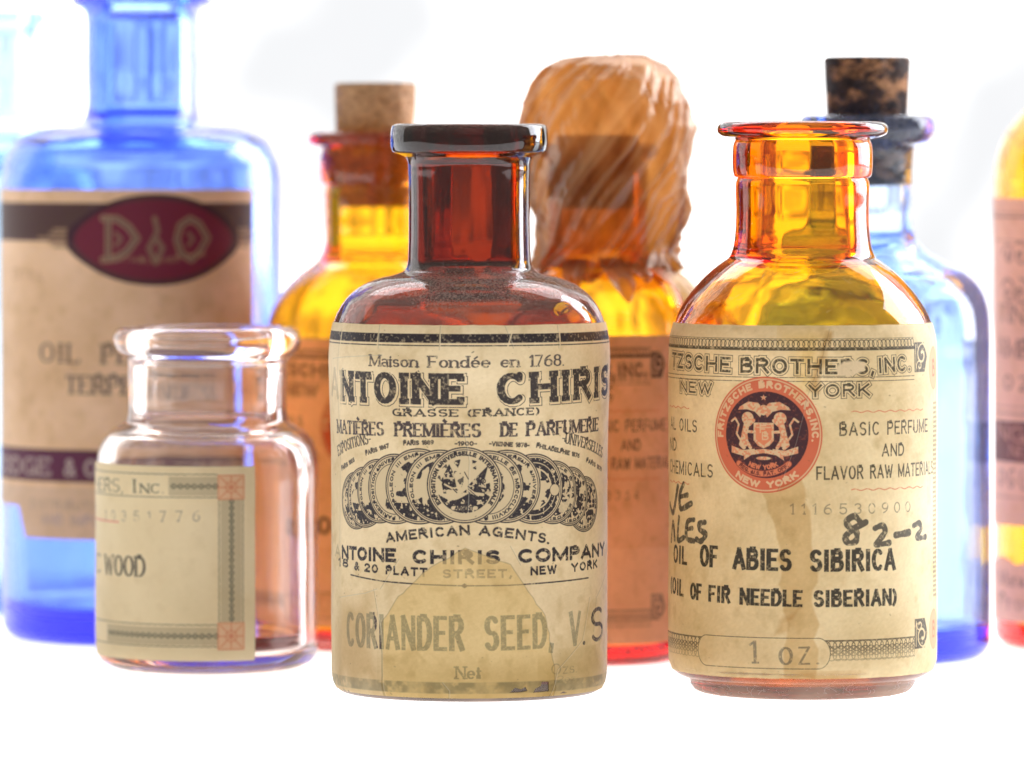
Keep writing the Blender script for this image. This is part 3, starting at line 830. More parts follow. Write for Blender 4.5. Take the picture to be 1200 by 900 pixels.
# tape tint and wrinkles
lb.c = lb.c*(1-PL[..., None]*(1-np.array((.93,.86,.66))))
edge = np.abs(np.gradient(PL)[0])+np.abs(np.gradient(PL)[1])
lb.c = lb.c*(1-.55*np.clip(edge*2, 0, .5)[..., None])
lb.stain([(398,705), (446,690), (440,740), (449,810), (396,800)], (.78,.70,.58), 60, 3)
lb.stain([(455,775), (640,775), (700,700), (712,820), (450,828)], (.86,.83,.74), 80, 3)
lb.stain([(640,770), (700,760), (712,822), (640,826)], (.82,.78,.66), 60, 3)
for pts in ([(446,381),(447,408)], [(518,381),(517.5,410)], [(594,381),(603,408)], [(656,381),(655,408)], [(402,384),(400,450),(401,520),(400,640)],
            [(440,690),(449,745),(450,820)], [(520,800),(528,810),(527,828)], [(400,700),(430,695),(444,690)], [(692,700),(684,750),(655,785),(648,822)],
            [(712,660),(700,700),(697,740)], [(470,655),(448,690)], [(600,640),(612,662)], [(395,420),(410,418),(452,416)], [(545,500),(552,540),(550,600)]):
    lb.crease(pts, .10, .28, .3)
SP = lb.layer()
for _ in range(140):
    x = random.uniform(395, 708); y = random.uniform(385, 822); s_ = random.random()**3*.16+.03
    a = lb.P(x, y); lb.seg(SP, a[0], a[1], a[0]+s_, a[1]+random.uniform(-s_, s_), s_, val=random.uniform(.2, .6))
lb.ink(SP, (.13,.08,.04))
# torn lower edge and chips that bare the glass
edgez = lb.P(551,823)[1]+.25*(fbm(lb.X*.9, lb.X*0, 4, 71)-.5)*2+np.clip((lb.P(440,0)[0]-lb.X)*.06, 0, .8)*fbm(lb.X*2, lb.X*0+3, 3, 4)*1.6
lb.a = np.clip((lb.Y-edgez)*lb.res, 0, 1)
topz = lb.P(551,381)[1]+.12*(fbm(lb.X*.6, lb.X*0, 3, 72)-.5)
lb.a *= np.clip((topz-lb.Y)*lb.res, 0, 1)
for chip in ([(600,812),(606,806),(613,808),(618,805),(621,810),(612,811.5)], [(628,812),(630,807),(636,804),(637,799),(645,799),(646,810)], [(661,813),(664,810.5),(669,812)]):
    Lc = lb.layer(); lb.fill(Lc, [lb.P(*q) for q in chip]); lb.a *= 1-Lc
M_l1 = paper('worn_medal_label_paper', lb.image('worn_medal_label'), .22, .6)
b.put_label('paper_label', math.degrees(lb.s0/17.75), math.degrees(lb.s1/17.75), lb.z0, lb.z1, M_l1, .10, 60, .05)

# ================================================================== 2 yellow amber bottle, front right
b = Bottle('medicine_bottle', 'bright yellow amber bottle, open top, cream label with round red crest seal in sharp focus',
    'bottle', 940.5, 800,
    [(86,142,0),(95,143.5,0),(99.5,148,0),(99.5,155,0),(94,160,0),(86,162,0),(79,164,1),(80.5,167,0),(81.5,171,0),(81.5,202,0),(80,207,0),(76.5,209,1),(78,213,0),(78,255,0),(79,275,0),(82,293,0),(86,302,0),
     (93,307,0),(107,318,0),(122,333,0),(137,352,0),(149,374,0),(155,396,0),(156,420,0),(156,600,0),(156,770,0),(155,780,0),(149,789,0),(139,794,0),(133,797,0),(131,802,0),(126,809,0),(118,812,0),(112,812.5,0)],
    1.55, 59, 300, G_amber, seed=12, streak=.26, base=(1.2, 3.6))
B2 = b
def fritz(front):
    global lb
    lb = Label(-29, 29, 3.0, 48.4, 20, (.78,.63,.35) if front else (.84,.50,.28), 13 if front else 17, cx=941, R=17.2, dist=800)  # rear copy's orange puts backlight through amber glass into the paper
    I2 = (.016,.013,.010); RED = (.62,.13,.06)
    # faint guilloche tint of the paper
    gl = np.sin(6*np.hypot(lb.X+3-3*np.floor(lb.X/6)*2, lb.Y-25)+2*np.sin(lb.X*1.4))*np.sin(lb.X*3.5+2*np.sin(lb.Y*1.7))
    lb.c *= (1+.022*gl)[..., None]
    def line(x0, x1, y, w=.1, Lr=None):
        Lr = lb.layer() if Lr is None else Lr
        z = lb.P(941, y)[1]; lb.seg(Lr, lb.P(x0, y)[0], z, lb.P(x1, y)[0], z, w); return Lr
    sL = lb.P(787, 400)[0]-9
    x1 = lb.P(1067, 400)[0]
    # loops border on top
    Lr = lb.layer()
    z0 = lb.P(941, 399)[1]; z1 = lb.P(941, 408)[1]
    x = sL
    while x < x1:
        lb.ring(Lr, x, (z0+z1)/2+.05, .5, .46, .085) if False else None
        x += .55
    per = .66; ph = (lb.X/per)
    for off in (0,):
        for nb in (-1, 0, 1):
            cxr = (np.floor(ph)+.5+nb)*per
            d = np.abs(np.hypot((lb.X-cxr)*1.0, (lb.Y-(z0+z1)/2-.02)*.95)-.46)-.055
            Lr = np.maximum(Lr, np.clip(.5-d*lb.res, 0, 1))
    Lr *= (lb.X > sL)*(lb.X < x1)*(lb.Y < z0+.15)*(lb.Y > z1)
    line(790, 1067, 409.5, .34, Lr); lb.seg(Lr, sL, lb.P(941,409.5)[1], 0, lb.P(941,409.5)[1], .34)
    lb.seg(Lr, sL, lb.P(941,397.3)[1], x1, lb.P(941,397.3)[1], .06)
    for y, w in ((442.5, .09), (447, .09)):
        zz = lb.P(941, y)[1]; lb.seg(Lr, sL, zz, x1-.1, zz, w)
    lb.ink(Lr, I2, .88, .25)
    # outline lettering
    def outl(txt, a, c, h, w, gap=.3):
        A = lb.text(txt, a, c, h, w, gap=gap)
        o1 = lb.text(txt, a, c, h, w, gap=gap, grow=2.6); o2 = lb.text(txt, a, c, h, w, gap=gap, grow=1.7)
        return np.maximum(A, np.clip(o1-o2, 0, 1)*.9)
    FS = outl('FRI', (786.3-1, 433), (787.2, 433), 17, 3) if False else None
    lb.ink(outl('TZSCHE', (787.5,430), (851,436.5), 18, 3.1), I2, .9, .25)
    lb.ink(outl('BROTHERS,', (862,437), (1018,438.5), 18, 3.3), I2, .9, .25)
    lb.ink(outl('INC.', (1023,437.5), (1062,434), 18, 3.1), I2, .9, .25)
    def sm(txt, a, c, h=15, w=2.0, col=I2, op=.88, gap=.3, **kw): lb.ink(lb.text(txt, a, c, h, w, gap=gap, **kw), col, op, .3)
    lb.ink(outl('NEW', (796,459), (830,462), 13.5, 2.2), I2, .9, .2); lb.ink(outl('YORK', (940.5,465.5), (1013,464), 15, 2.4), I2, .9, .2)
    sm('AL OILS', (786.3,502.5), (813.5,507)); sm('ND', (785.8,527), (791.8,528.5)); sm('CHEMICALS', (785.8,553), (831,560), 16)
    sm('BASIC PERFUME', (976.5,511), (1083.5,506), 16); sm('AND', (1027,535), (1054,534), 15); sm('FLAVOR RAW MATERIALS', (949.5,562.5), (1090.5,555), 16)
    def wavy(x0, x1_, y):
        a = lb.P(x0, y)[0]; c = lb.P(x1_, y)[0]; z = lb.P(941, y)[1]
        pts = [(a+(c-a)*t, z+.10*math.sin(t*(c-a)*3.6)) for t in np.linspace(0, 1, 80)]
        Lr = lb.layer(); lb.poly(Lr, pts, .13); lb.ink(Lr, RED, .75, .3)
    wavy(785.6, 805, 481.5); wavy(991, 1077, 483); wavy(785.6, 805, 571); wavy(991, 1077, 574.5)
    # corner scrolls
    def scroll(yc, flip, tall):
        a = lb.P(1067, yc)[0]; zc = lb.P(941, yc)[1]
        Lr = lb.layer()
        lb.fill(Lr, [(a,zc-tall), (a+2.6,zc-tall), (a+3.4,zc), (a+2.6,zc+tall), (a,zc+tall)])
        Lw = lb.layer()
        def sp(cx_, cz_, r0, r1, a0, a1, w0, w1):
            m_ = 22; pts = [(cx_+(r0+(r1-r0)*i/m_)*math.cos(math.radians(a0+(a1-a0)*i/m_)), cz_+flip*(r0+(r1-r0)*i/m_)*1.05*math.sin(math.radians(a0+(a1-a0)*i/m_))) for i in range(m_+1)]
            for i in range(m_): lb.seg(Lw, *pts[i], *pts[i+1], w0+(w1-w0)*i/m_)
        sp(a+1.9, zc+flip*.3, 1.35, .3, 70, 470, .16, .40)
        sp(a+1.2, zc-flip*1.1, .75, .2, 200, -150, .14, .25)
        lb.seg(Lw, a+.35, zc-tall*.85, a+.35, zc+tall*.85, .12)
        lb.seg(Lw, a+2.2, zc+flip*tall, a+3.2, zc+flip*.9, .3)
        lb.ink(np.clip(Lr-Lw, 0, 1), I2, .88, .3)
    scroll(421, 1, 1.9)
    scroll(748, -1, 1.9)
    for yc, hh in ((431, 3.1), (737, 2.9)):
        a = lb.P(1090, yc)[0]+.5; zc = lb.P(1090, yc)[1]
        Lr = lb.layer(); lb.disc(Lr, a, zc, 2.0, hh*.9); lb.ink(Lr, (.72,.30,.15), .8)
        Lr = lb.layer(); lb.disc(Lr, a, zc, 1.75, hh*.9-.25); lb.ink(Lr, (.72,.42,.22), .8)
        Lr = lb.layer(); lb.glyphs(Lr, 'B', lambda s: (a-.65+s, zc-1.1, 0), 1.3, 2.2, .3, .3); lb.ink(Lr, RED, .7)
    # right border column
    a = lb.P(1091, 600)[0]
    zt = lb.P(1088,470)[1]; zb_ = lb.P(1088,700)[1]
    Lr = lb.layer(); dd = ((lb.Y % .6) < .33)*((lb.X > a-.15)*(lb.X < a+2.2))*(lb.Y < zt)*(lb.Y > zb_)
    lb.ink(np.maximum(Lr, dd*(((lb.X*2.2+lb.Y*1.1) % 1) < .7)), I2, .7)
    # bottom band with hatch and pill
    zA = lb.P(941,751)[1]; zB = lb.P(941,775)[1]
    Lr = lb.layer()
    band = (lb.Y < zA)*(lb.Y > zB)*(lb.X > sL)*(lb.X < x1)
    per = .82
    zc = (zA+zB)/2
    pat = np.zeros_like(lb.X)
    for k_, (dz, of) in enumerate(((.62,0), (0,.5), (-.62,0))):
        for nb in (-1, 0, 1):
            cxr = (np.floor(lb.X/per)+.5+nb+of)*per
            d = np.abs(np.hypot(lb.X-cxr, lb.Y-zc-dz)-.62)-.055
            pat = np.maximum(pat, np.clip(.5-d*lb.res, 0, 1))
    gr = .45+.55*np.clip((lb.Y-zB)/(zA-zB)*1.6, 0, 1)
    Lr = np.maximum(Lr, pat*band*gr)
    lb.seg(Lr, sL, zA, x1, zA, .14); lb.seg(Lr, lb.P(970,770)[0], zB+.2, x1, zB+.2, .06)
    pill = []
    xa, xb_ = lb.P(815, 758)[0], lb.P(966, 762)[0]; zt_, zb2 = lb.P(941,748)[1], lb.P(941,784)[1]; rp = (zt_-zb2)/2
    for t in np.linspace(90, 270, 20): pill.append((xa+rp*.8+rp*.8*math.cos(math.radians(t)), (zt_+zb2)/2+rp*math.sin(math.radians(t))))
    for t in np.linspace(-90, 90, 20): pill.append((xb_-rp*.8+rp*.8*math.cos(math.radians(t)), (zt_+zb2)/2+rp*math.sin(math.radians(t))))
    Lp = lb.layer(); lb.fill(Lp, pill); Lr *= 1-Lp; lb.poly(Lr, pill+[pill[0]], .09)
    lb.ink(Lr, I2, .85, .3)
    # the seal
    sx_, sz_ = lb.P(890.5, 509.5)
    R0 = 7.35
    Lr = lb.layer(); lb.disc(Lr, sx_, sz_, R0*.985, R0); lb.ink(Lr, RED, .95)
    Lr = lb.layer(); lb.ring(Lr, sx_, sz_, R0*.95, R0*.96, .16); lb.ink(Lr, (.70,.52,.30), .9)
    Lr = lb.layer(); lb.disc(Lr, sx_, sz_, R0*.745, R0*.745); lb.ink(Lr, (.045,.022,.030), .97, .12)
    CR = (.72,.52,.30); OR = (.70,.22,.10)
    Lr = lb.ringtext('FRITZSCHE BROTHERS,INC.', sx_, sz_, R0*.80, 184, -8, R0*.125, .25, gap=.3); lb.ink(Lr, CR, .92)
    Lr = lb.ringtext('NEW YORK', sx_, sz_, R0*.915, 232, 310, R0*.12, .26, gap=.35); lb.ink(Lr, CR, .92)
    T = lambda x, y: (sx_+(x-.05)*R0, sz_+(y*.90+.10)*R0)
    Lr = lb.layer()
    # star, eagle, lions, shield, ribbons
    st = [T(.02+.06*(1 if k % 2 == 0 else .42)*math.sin(k*math.pi/5), .60+.06*(1 if k % 2 == 0 else .42)*math.cos(k*math.pi/5)) for k in range(10)]
    lb.fill(Lr, st)
    for s_ in (-1, 1):
        lb.fill(Lr, [T(.02,.38), T(.02+s_*.10,.50), T(.02+s_*.28,.52), T(.02+s_*.44,.42), T(.02+s_*.47,.36), T(.02+s_*.30,.37), T(.02+s_*.16,.33), T(.02+s_*.06,.22)])
        # lion: mane, head, body, legs, tail
        lb.disc(Lr, *T(s_*.29+.02, .20), .11*R0, .11*R0)
        lb.poly(Lr, [T(.02+s_*.30,.12), T(.02+s_*.35,-.10), T(.02+s_*.33,-.28)], R0*.11)
        lb.poly(Lr, [T(.02+s_*.26,.08), T(.02+s_*.18,.16)], R0*.06); lb.poly(Lr, [T(.02+s_*.30,-.05), T(.02+s_*.20,-.06)], R0*.05)
        lb.poly(Lr, [T(.02+s_*.37,-.12), T(.02+s_*.42,-.30), T(.02+s_*.36,-.36)], R0*.07); lb.poly(Lr, [T(.02+s_*.30,-.25), T(.02+s_*.24,-.36)], R0*.06)
        lb.poly(Lr, [T(.02+s_*.40,-.26), T(.02+s_*.50,-.10), T(.02+s_*.46,.08), T(.02+s_*.53,.20), T(.02+s_*.60,.14)], R0*.035)
        lb.fill(Lr, [T(.02+s_*.16,-.38), T(.02+s_*.38,-.41), T(.02+s_*.60,-.33), T(.02+s_*.60,-.46), T(.02+s_*.38,-.52), T(.02+s_*.16,-.46)])
    lb.disc(Lr, *T(.02, .36), .08*R0, .09*R0)
    lb.fill(Lr, [T(-.16,.12), T(.20,.12), T(.20,-.22), T(.12,-.32), T(.02,-.37), T(-.08,-.32), T(-.16,-.22)])
    rib = [T(-.34,-.60), T(-.20,-.50), T(.02,-.46), T(.24,-.50), T(.38,-.60), T(.36,-.50), T(.24,-.41), T(.02,-.38), T(-.2,-.41), T(-.34,-.5)]
    lb.fill(Lr, rib); lb.disc(Lr, *T(.02, -.56), .13*R0, .03*R0)
    lb.ink(Lr, CR, .95)
    tex = Lr*(fbm(lb.X*4.2, lb.Y*4.2, 2, 90) > .53)
    lb.ink(tex, OR, .75)
    Lr = lb.layer(); lb.fill(Lr, [T(-.12,.08), T(.16,.08), T(.16,-.20), T(.02,-.32), T(-.12,-.20)]); lb.ink(Lr, OR, .9)
    Lr = lb.layer(); lb.glyphs(Lr, 'F', lambda s: (sx_-.10*R0+s, sz_+.03*R0, 0), .12*R0, .14*R0, .16, .16); lb.glyphs(Lr, 'B', lambda s: (sx_-.06*R0+s, sz_-.09*R0, 0), .12*R0, .14*R0, .16, .16)
    lb.seg(Lr, *T(-.10,.03), *T(.14,.03), .12); lb.ink(Lr, CR, .9)
    Lr = lb.ringtext('NEW YORK', sx_-.04*R0, sz_, R0*.60, 243, 297, R0*.085, .17, gap=.3); lb.ink(Lr, OR, .95)
    Lr = lb.layer(); pts = [(sx_+R0*(.67*math.cos(math.radians(t))-.04), sz_+R0*.67*math.sin(math.radians(t))) for t in np.linspace(228, 312, 20)]
    lb.poly(Lr, pts, R0*.115); lb.ink(Lr, (.30,.06,.04), .9)
    Lr = lb.layer(); lb.poly(Lr, pts, R0*.09); lb.ink(Lr, OR, .9)
    Lr = lb.ringtext('REG. U.S. PAT. OFF.', sx_-.04*R0, sz_, R0*.705, 230, 310, R0*.07, .13, gap=.3); lb.ink(Lr, (.12,.03,.03), .9)
    if front:
        typ = (.10,.09,.07)
        lb.ink(lb.text('1116530900', (919,603), (1062,600), 13, 1.6, gap=.62, serif=.9), typ, .60, .5, 3)
        lb.ink(lb.text('OIL', (788.8,659), (803,662.5), 22, 4.6, 3.8, gap=.34), (.02,.018,.016), .95, .22)
        for txt, a, c in (('OF', (816.5,663.5), (837,665.5)), ('ABIES', (853,667), (921,669.5)), ('SIBIRICA', (941.5,670), (1044,668))):
            lb.ink(lb.text(txt, a, c, 26, 5.6, 4.2, gap=.34), (.02,.018,.016), .95, .22)
        for txt, a, c in (('(OIL', (786.3,694), (799.5,699.5)), ('OF', (806,702), (819,704)), ('FIR', (826,705), (851,707.5)), ('NEEDLE', (861,708.5), (934,711.5)), ('SIBERIAN)', (946,711.5), (1045,709))):
            lb.ink(lb.text(txt, a, c, 20, 4.6, 3.4, gap=.34), (.02,.018,.016), .95, .22)
        lb.ink(lb.text('1', (872,777.5), (881,777.5), 27, 4.0, 2.2, serif=2.5), (.14,.13,.10), .72, .4)
        lb.ink(lb.text('oz.', (906,779.5), (954,778.5), 33, 4.0, 2.2, serif=.6, gap=.3), (.14,.13,.10), .72, .4)
        def hand(pts, w=.42):
            P_ = [lb.P(*q) for q in pts]; out_ = []
            for i in range(len(P_)-1):
                p0 = P_[max(0,i-1)]; p1 = P_[i]; p2 = P_[i+1]; p3 = P_[min(len(P_)-1,i+2)]
                for t in np.linspace(0, 1, 8, endpoint=False):
                    out_.append(tuple(.5*((2*p1[m_])+(-p0[m_]+p2[m_])*t+(2*p0[m_]-5*p1[m_]+4*p2[m_]-p3[m_])*t*t+(-p0[m_]+3*p1[m_]-3*p2[m_]+p3[m_])*t**3) for m_ in (0, 1)))
            out_.append(P_[-1]); Lr = lb.layer()
            for i in range(len(out_)-1): lb.seg(Lr, *out_[i], *out_[i+1], w*(1.4+.7*float(vnoise(i*.35, 1, 4))))
            lb.ink(Lr, (.03,.03,.03), .88, .3, 5)
        hand([(1001,611),(994,605),(985,611),(989,618),(997,624),(996,634),(987,636),(984,629),(993,620),(1008,612)])
        hand([(1019,619),(1028,616),(1031,623),(1024,633),(1021,638),(1036,636)]); hand([(1044,627),(1060,624)], .5); hand([(1066,616),(1073,613),(1075,620),(1070,630),(1081,629)], .4)
        hand([(785.4,590),(788.5,600),(793,570)], .4); hand([(799,567),(795,580),(796,596),(807,590)], .4); hand([(796,582),(803,580)], .35)
        hand([(786.6,634),(788.2,612),(790,632)], .34); hand([(794,606),(793,632),(799,630)], .36)
        hand([(810,609),(803,612),(802,630),(810,634)], .36); hand([(803,620),(808,619)], .32); hand([(822,612),(816,614),(817,621),(823,626),(818,634),(813,632)], .4)
        # peel blob and stains
        D = lb.layer(); lb.fill(D, [lb.P(*q) for q in ((972,431),(982,424),(998,422),(1008,426),(1006,434),(990,441),(976,440))], 1, 6); lb.ink(D, (.74,.60,.37), .95)
        lb.stain([(963,388),(969,388),(957,430),(950,462),(938,458),(950,425)], (.72,.60,.45), 14, .6)
        lb.stain([(900,384),(905,384),(965,388),(960,420),(940,450),(926,470),(925,420)], (.95,.86,.62), 50, 2)
        lb.stain([(888,580),(935,560),(945,640),(949,700),(949,796),(911,796),(912,700),(905,630)], (.83,.74,.60), 6, 1.2)
        lb.stain([(905,728),(930,712),(915,740),(898,745)], (.86,.76,.64), 12, .8)
        lb.stain([(935,790),(1000,785),(1000,800),(900,800)], (.80,.66,.5), 30, 1)
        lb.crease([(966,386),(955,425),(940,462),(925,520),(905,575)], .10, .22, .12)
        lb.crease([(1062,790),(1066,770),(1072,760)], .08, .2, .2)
    else:
        lb.ink(lb.text('1048364', (960,603), (1052,600), 13, 1.6, gap=.62, serif=.9), (.12,.06,.04), .7, .5, 3)
        lb.ink(lb.text('OIL OF', (830,660), (930,669.5), 26, 5.6, 4.2, gap=.34), (.02,.018,.016), .85, .2)
        lb.ink(lb.text('U.S.P.', (950,670), (1003,669), 26, 5.6, 4.2, gap=.34), (.02,.018,.016), .85, .2)
        # lower left corner torn paler, where an outer skin has gone
        zz = lb.P(941,668)[1]+.5*(fbm(lb.X*.7, lb.X*0, 4, 40)-.5)
        k = (np.clip((zz-lb.Y)*lb.res, 0, 1)*(lb.X > 2))[..., None]; lb.c = lb.c*(1-k)+k*(lb.c*.75+np.array((.74,.52,.34))*.35)
    SP = lb.layer()
    for _ in range(150 if front else 30):
        x = random.uniform(788, 1092); y = random.uniform(384, 794); s_ = random.random()**3*.15+.03
        a = lb.P(x, y); lb.seg(SP, a[0], a[1], a[0]+s_, a[1]+random.uniform(-s_, s_), s_, val=random.uniform(.15, .5))
    lb.ink(SP, (.16,.09,.04))
    ez = lb.P(941,796.5)[1]+.14*(fbm(lb.X*.8, lb.X*0, 4, 71)-.5)
    lb.a = np.clip((lb.Y-ez)*lb.res, 0, 1)
    tz = lb.P(941,381.5)[1]+.10*(fbm(lb.X*.7, lb.X*0, 4, 75)-.5)
    lb.a *= np.clip((tz-lb.Y)*lb.res, 0, 1)
    lb.a *= np.clip((lb.P(1097,600)[0]+2.4-lb.X)*lb.res, 0, 1) if not front else 1
    return lb
l2 = fritz(True)
M_l2 = paper('crest_label_paper', l2.image('crest_label'), .32, .45)
PHL = (math.degrees(l2.s0/17.2), math.degrees(l2.s1/17.2))
b.put_label('paper_label', PHL[0], PHL[1], l2.z0, l2.z1, M_l2, .09, 40, .03)
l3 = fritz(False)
M_l3 = paper('crest_label_paper_backlit_tint', l3.image('crest_label_back'), .6, .2)

# ================================================================== 3 clear jar, front left
b = Bottle('glass_jar', 'small clear wide mouthed glass jar with a cream label, left of the dark bottle',
    'jar', 243, 836,
    [(98,383,0),(105,385,0),(109.5,392,0),(109.5,402,0),(104,413,0),(96,419,0),(94,423,0),(93.5,440,0),(93.5,485,0),(96,493,0),(103,498,0),(114,505,0),(123,516,0),(128.5,532,0),(130,550,0),(130,600,0),(130,745,0),(129,762,0),(124,772,0),(112,779,0),(104,781,0)],
    1.5, 80, 495, G_clear, seed=13, streak=.22, base=(.9, 3.0))
B3 = b
lb = Label(-27, 8, 1.5, 30.5, 20, (.82,.69,.43), 23, cx=243, R=14.95, dist=836, mott=.35)
GI = (.07,.085,.065); RO = (.66,.20,.10)
def jl(x0, x1, y, w=.12, Lr=None, wv=.04):
    Lr = lb.layer() if Lr is None else Lr
    z = lb.P(243, y)[1]; a = lb.P(x0, y)[0] if x0 > 113.5 else -25; c = lb.P(x1, y)[0]
    pts = [(a+(c-a)*t, z+wv*math.sin(t*(c-a)*6)) for t in np.linspace(0, 1, 120)]
    lb.poly(Lr, pts, w); return Lr
Lr = lb.layer()
jl(0, 261, 556, .12, Lr); jl(0, 261, 583, .12, Lr, .02); jl(0, 262, 732.5, .12, Lr); jl(0, 262, 758, .12, Lr)
for x in (263, 290.5):
    a = lb.P(x, 650)[0]; pts = [(a+.035*math.sin(z*7), z) for z in np.linspace(lb.P(x,729)[1], lb.P(x,584)[1], 130)]; lb.poly(Lr, pts, .12)
lb.ink(Lr, GI, .85, .2)
def tint(x0, x1, y0, y1):
    a = lb.P(x0, y0)[0] if x0 > 113.5 else -25; c = lb.P(x1, y0)[0]; z1_ = lb.P(243 if x1 < 262 else 277, y0)[1]; z0_ = lb.P(243 if x1 < 262 else 277, y1)[1]
    k = ((lb.X > a)*(lb.X < c)*(lb.Y > z0_)*(lb.Y < z1_))[..., None]; lb.c = lb.c*(1-.30*k*(.8+.4*(np.sin(lb.X*14)*np.sin(lb.Y*14) > 0))[..., None]); return a, c, (z0_+z1_)/2
def chain_h(x0, x1, y):
    a, c = (lb.P(x0, y)[0] if x0 > 113.5 else -25), lb.P(x1, y)[0]; z = lb.P(243, y)[1]; Lr = lb.layer(); x = a
    while x < c-.3:
        q = [(x, z), (x+.38, z+.30), (x+.76, z), (x+.38, z-.30)]; lb.poly(Lr, q+[q[0]], .17); x += .92
    lb.ink(Lr, GI, .9, .2)
tint(204, 261, 559, 581); chain_h(207, 259, 570); tint(130, 262, 735, 756); chain_h(132, 262, 745.5)
tint(265, 289, 585, 729)
a = lb.P(277.5, 650)[0]; z = lb.P(277,728)[1]; Lr = lb.layer()
while z < lb.P(277,586)[1]:
    q = [(a, z), (a+.28, z+.36), (a, z+.72), (a-.28, z+.36)]; lb.poly(Lr, q+[q[0]], .17); z += .86
lb.ink(Lr, GI, .9, .2)
for y0, y1 in ((557, 585), (730, 761)):
    a, c = lb.P(262, y0)[0], lb.P(291.5, y0)[0]; z1_, z0_ = lb.P(277, y0)[1], lb.P(277, y1)[1]; mx_, mz_ = (a+c)/2, (z0_+z1_)/2
    Lr = lb.layer(); lb.fill(Lr, [(a,z0_), (c,z0_), (c,z1_), (a,z1_)]); lb.ink(Lr, (.74,.36,.20), .55)
    Lr = lb.layer(); lb.poly(Lr, [(a,z0_), (c,z0_), (c,z1_), (a,z1_), (a,z0_)], .14)
    for k in range(8):
        t = k*math.pi/4; lb.seg(Lr, mx_, mz_, mx_+(c-a)*.62*math.cos(t)*(.8 if k % 2 == 0 else .95), mz_+(z1_-z0_)*.62*math.sin(t)*(.8 if k % 2 == 0 else .95), .13)
    lb.ring(Lr, mx_, mz_, .75, .75, .12); Lr *= (lb.X > a-.1)*(lb.X < c+.1)*(lb.Y > z0_-.1)*(lb.Y < z1_+.1); lb.ink(Lr, RO, .85)
lb.ink(lb.text('HERS,', (115,574.5), (150,577), 16, 2.4, 1.0, serif=1.0), GI, .92, .2)
lb.ink(lb.text('I', (161,577.5), (166.5,577.5), 16, 3.0, 1.0, serif=1.6), GI, .92, .2); lb.ink(lb.text('NC.', (170,577.7), (199,578), 11, 2.4, 1.0, serif=1.0), GI, .92, .2)
lb.ink(lb.text('10351776', (127,610), (241,611), 13, 1.5, gap=.9, serif=.9), (.18,.17,.14), .62, .6, 2.5)
Lr = lb.layer(); z = lb.P(243,614.5)[1]; lb.seg(Lr, lb.P(114,612)[0]-2, z+.1, lb.P(144,614)[0], z, .2); lb.ink(Lr, (.72,.16,.14), .8)
lb.ink(lb.text('C', (114.5,670), (123,671.5), 23, 3.2, 1.3, serif=1.2), (.03,.035,.04), .95, .1)
lb.ink(lb.text('WOOD', (126.5,673), (177,676), 24, 3.8, 1.3, serif=1.3, gap=.22), (.03,.035,.04), .95, .12)
lb.a *= np.clip((lb.P(304.5,650)[0]-lb.X)*lb.res, 0, 1)*np.clip((lb.P(243,546.5)[1]-lb.Y)*lb.res, 0, 1)*np.clip((lb.Y-lb.P(243,775.5)[1])*lb.res, 0, 1)
M_l4 = paper('chain_border_label_paper', lb.image('chain_border_label'), .40, .2)
b.put_label('paper_label', math.degrees(lb.s0/14.95), math.degrees(lb.s1/14.95), lb.z0, lb.z1, M_l4, .09, 30, .02)
# trace of oil in the bottom
m_oil = glass('amber_oil', (.03, .33, 1.3), 0, 0.0)
def oil(bt, z1, mat):
    prof = [(0, bt.base[1]+.22), (bt.rf*.6, bt.base[1]-.05), (bt.rf-.9, bt.base[1]-.25+.1)]
    ins = [(r-.12, z) for r, z in bt.inner if z < z1]
    prof += ins[::-1]
    prof += [(ins[0][0]-.1, z1), (ins[0][0]-.7, z1-.15), (0, z1-.2)]
    return lathe('oil_residue', prof, mat, bt.root, 96)
oil(B3, 5.0, m_oil)

# ================================================================== 4 big cobalt bottle at left
b = Bottle('apothecary_bottle', 'large cobalt blue bottle with tan label bearing a dark red oval, behind the clear jar',
    'bottle', 166, 887,
    [(78,-22,0),(83,-18,0),(84,-5,0),(80,6,0),(70,11,0),(66,15,1),(65,22,0),(64.5,80,0),(64.5,128,0),(67,137,0),(76,142,0),(105,147,0),(130,153,0),(148,164,0),(159,182,0),(163.5,205,0),(164,235,0),(164,500,0),(164,712,0),(162,728,0),(154,738,0),(143,742,0),(138,742,0)],
    2.3, 46, 140, G_blue, seed=14, streak=.35, base=(2.0, 5.5))
B4 = b
lb = Label(-31, 19.5, 14, 66, 14, (.78,.49,.25), 33, cx=166, R=20.0, dist=887)
def dz(y): return lb.P(166, y)[1]
DB = (.085,.040,.030); MR = (.17,.018,.032)
Lr = lb.layer(); lb.fill(Lr, [(-31,dz(238)), (19.5,dz(238)), (19.5,dz(283)), (-31,dz(283))]); lb.ink(Lr, (.06,.020,.022), .95)
Lr = lb.layer(); lb.fill(Lr, [(-31,dz(243)), (19.5,dz(243)), (19.5,dz(278)), (-31,dz(278))]); lb.ink(Lr, DB, .95)
ox, oz = lb.P(192, 281)
def ov(rx, rz, ext): return [(ox+rx*math.cos(t)*(1+ext*abs(math.cos(t))**7), oz+rz*math.sin(t)) for t in np.linspace(0, 2*math.pi, 70, endpoint=False)]
Lr = lb.layer(); lb.fill(Lr, ov(11.2, 6.4, .18)); lb.ink(Lr, (.055,.015,.022), .97)
Lr = lb.layer(); lb.fill(Lr, ov(10.4, 5.6, .12)); lb.ink(Lr, MR, .97)
GO = (.34,.20,.10)
def gold(pts, w): 
    Lr = lb.layer(); lb.poly(Lr, pts, w); lb.ink(Lr, GO, .92)
    Lr = lb.layer(); lb.poly(Lr, pts, w*.4); lb.ink(Lr, (.10,.06,.05), .8)
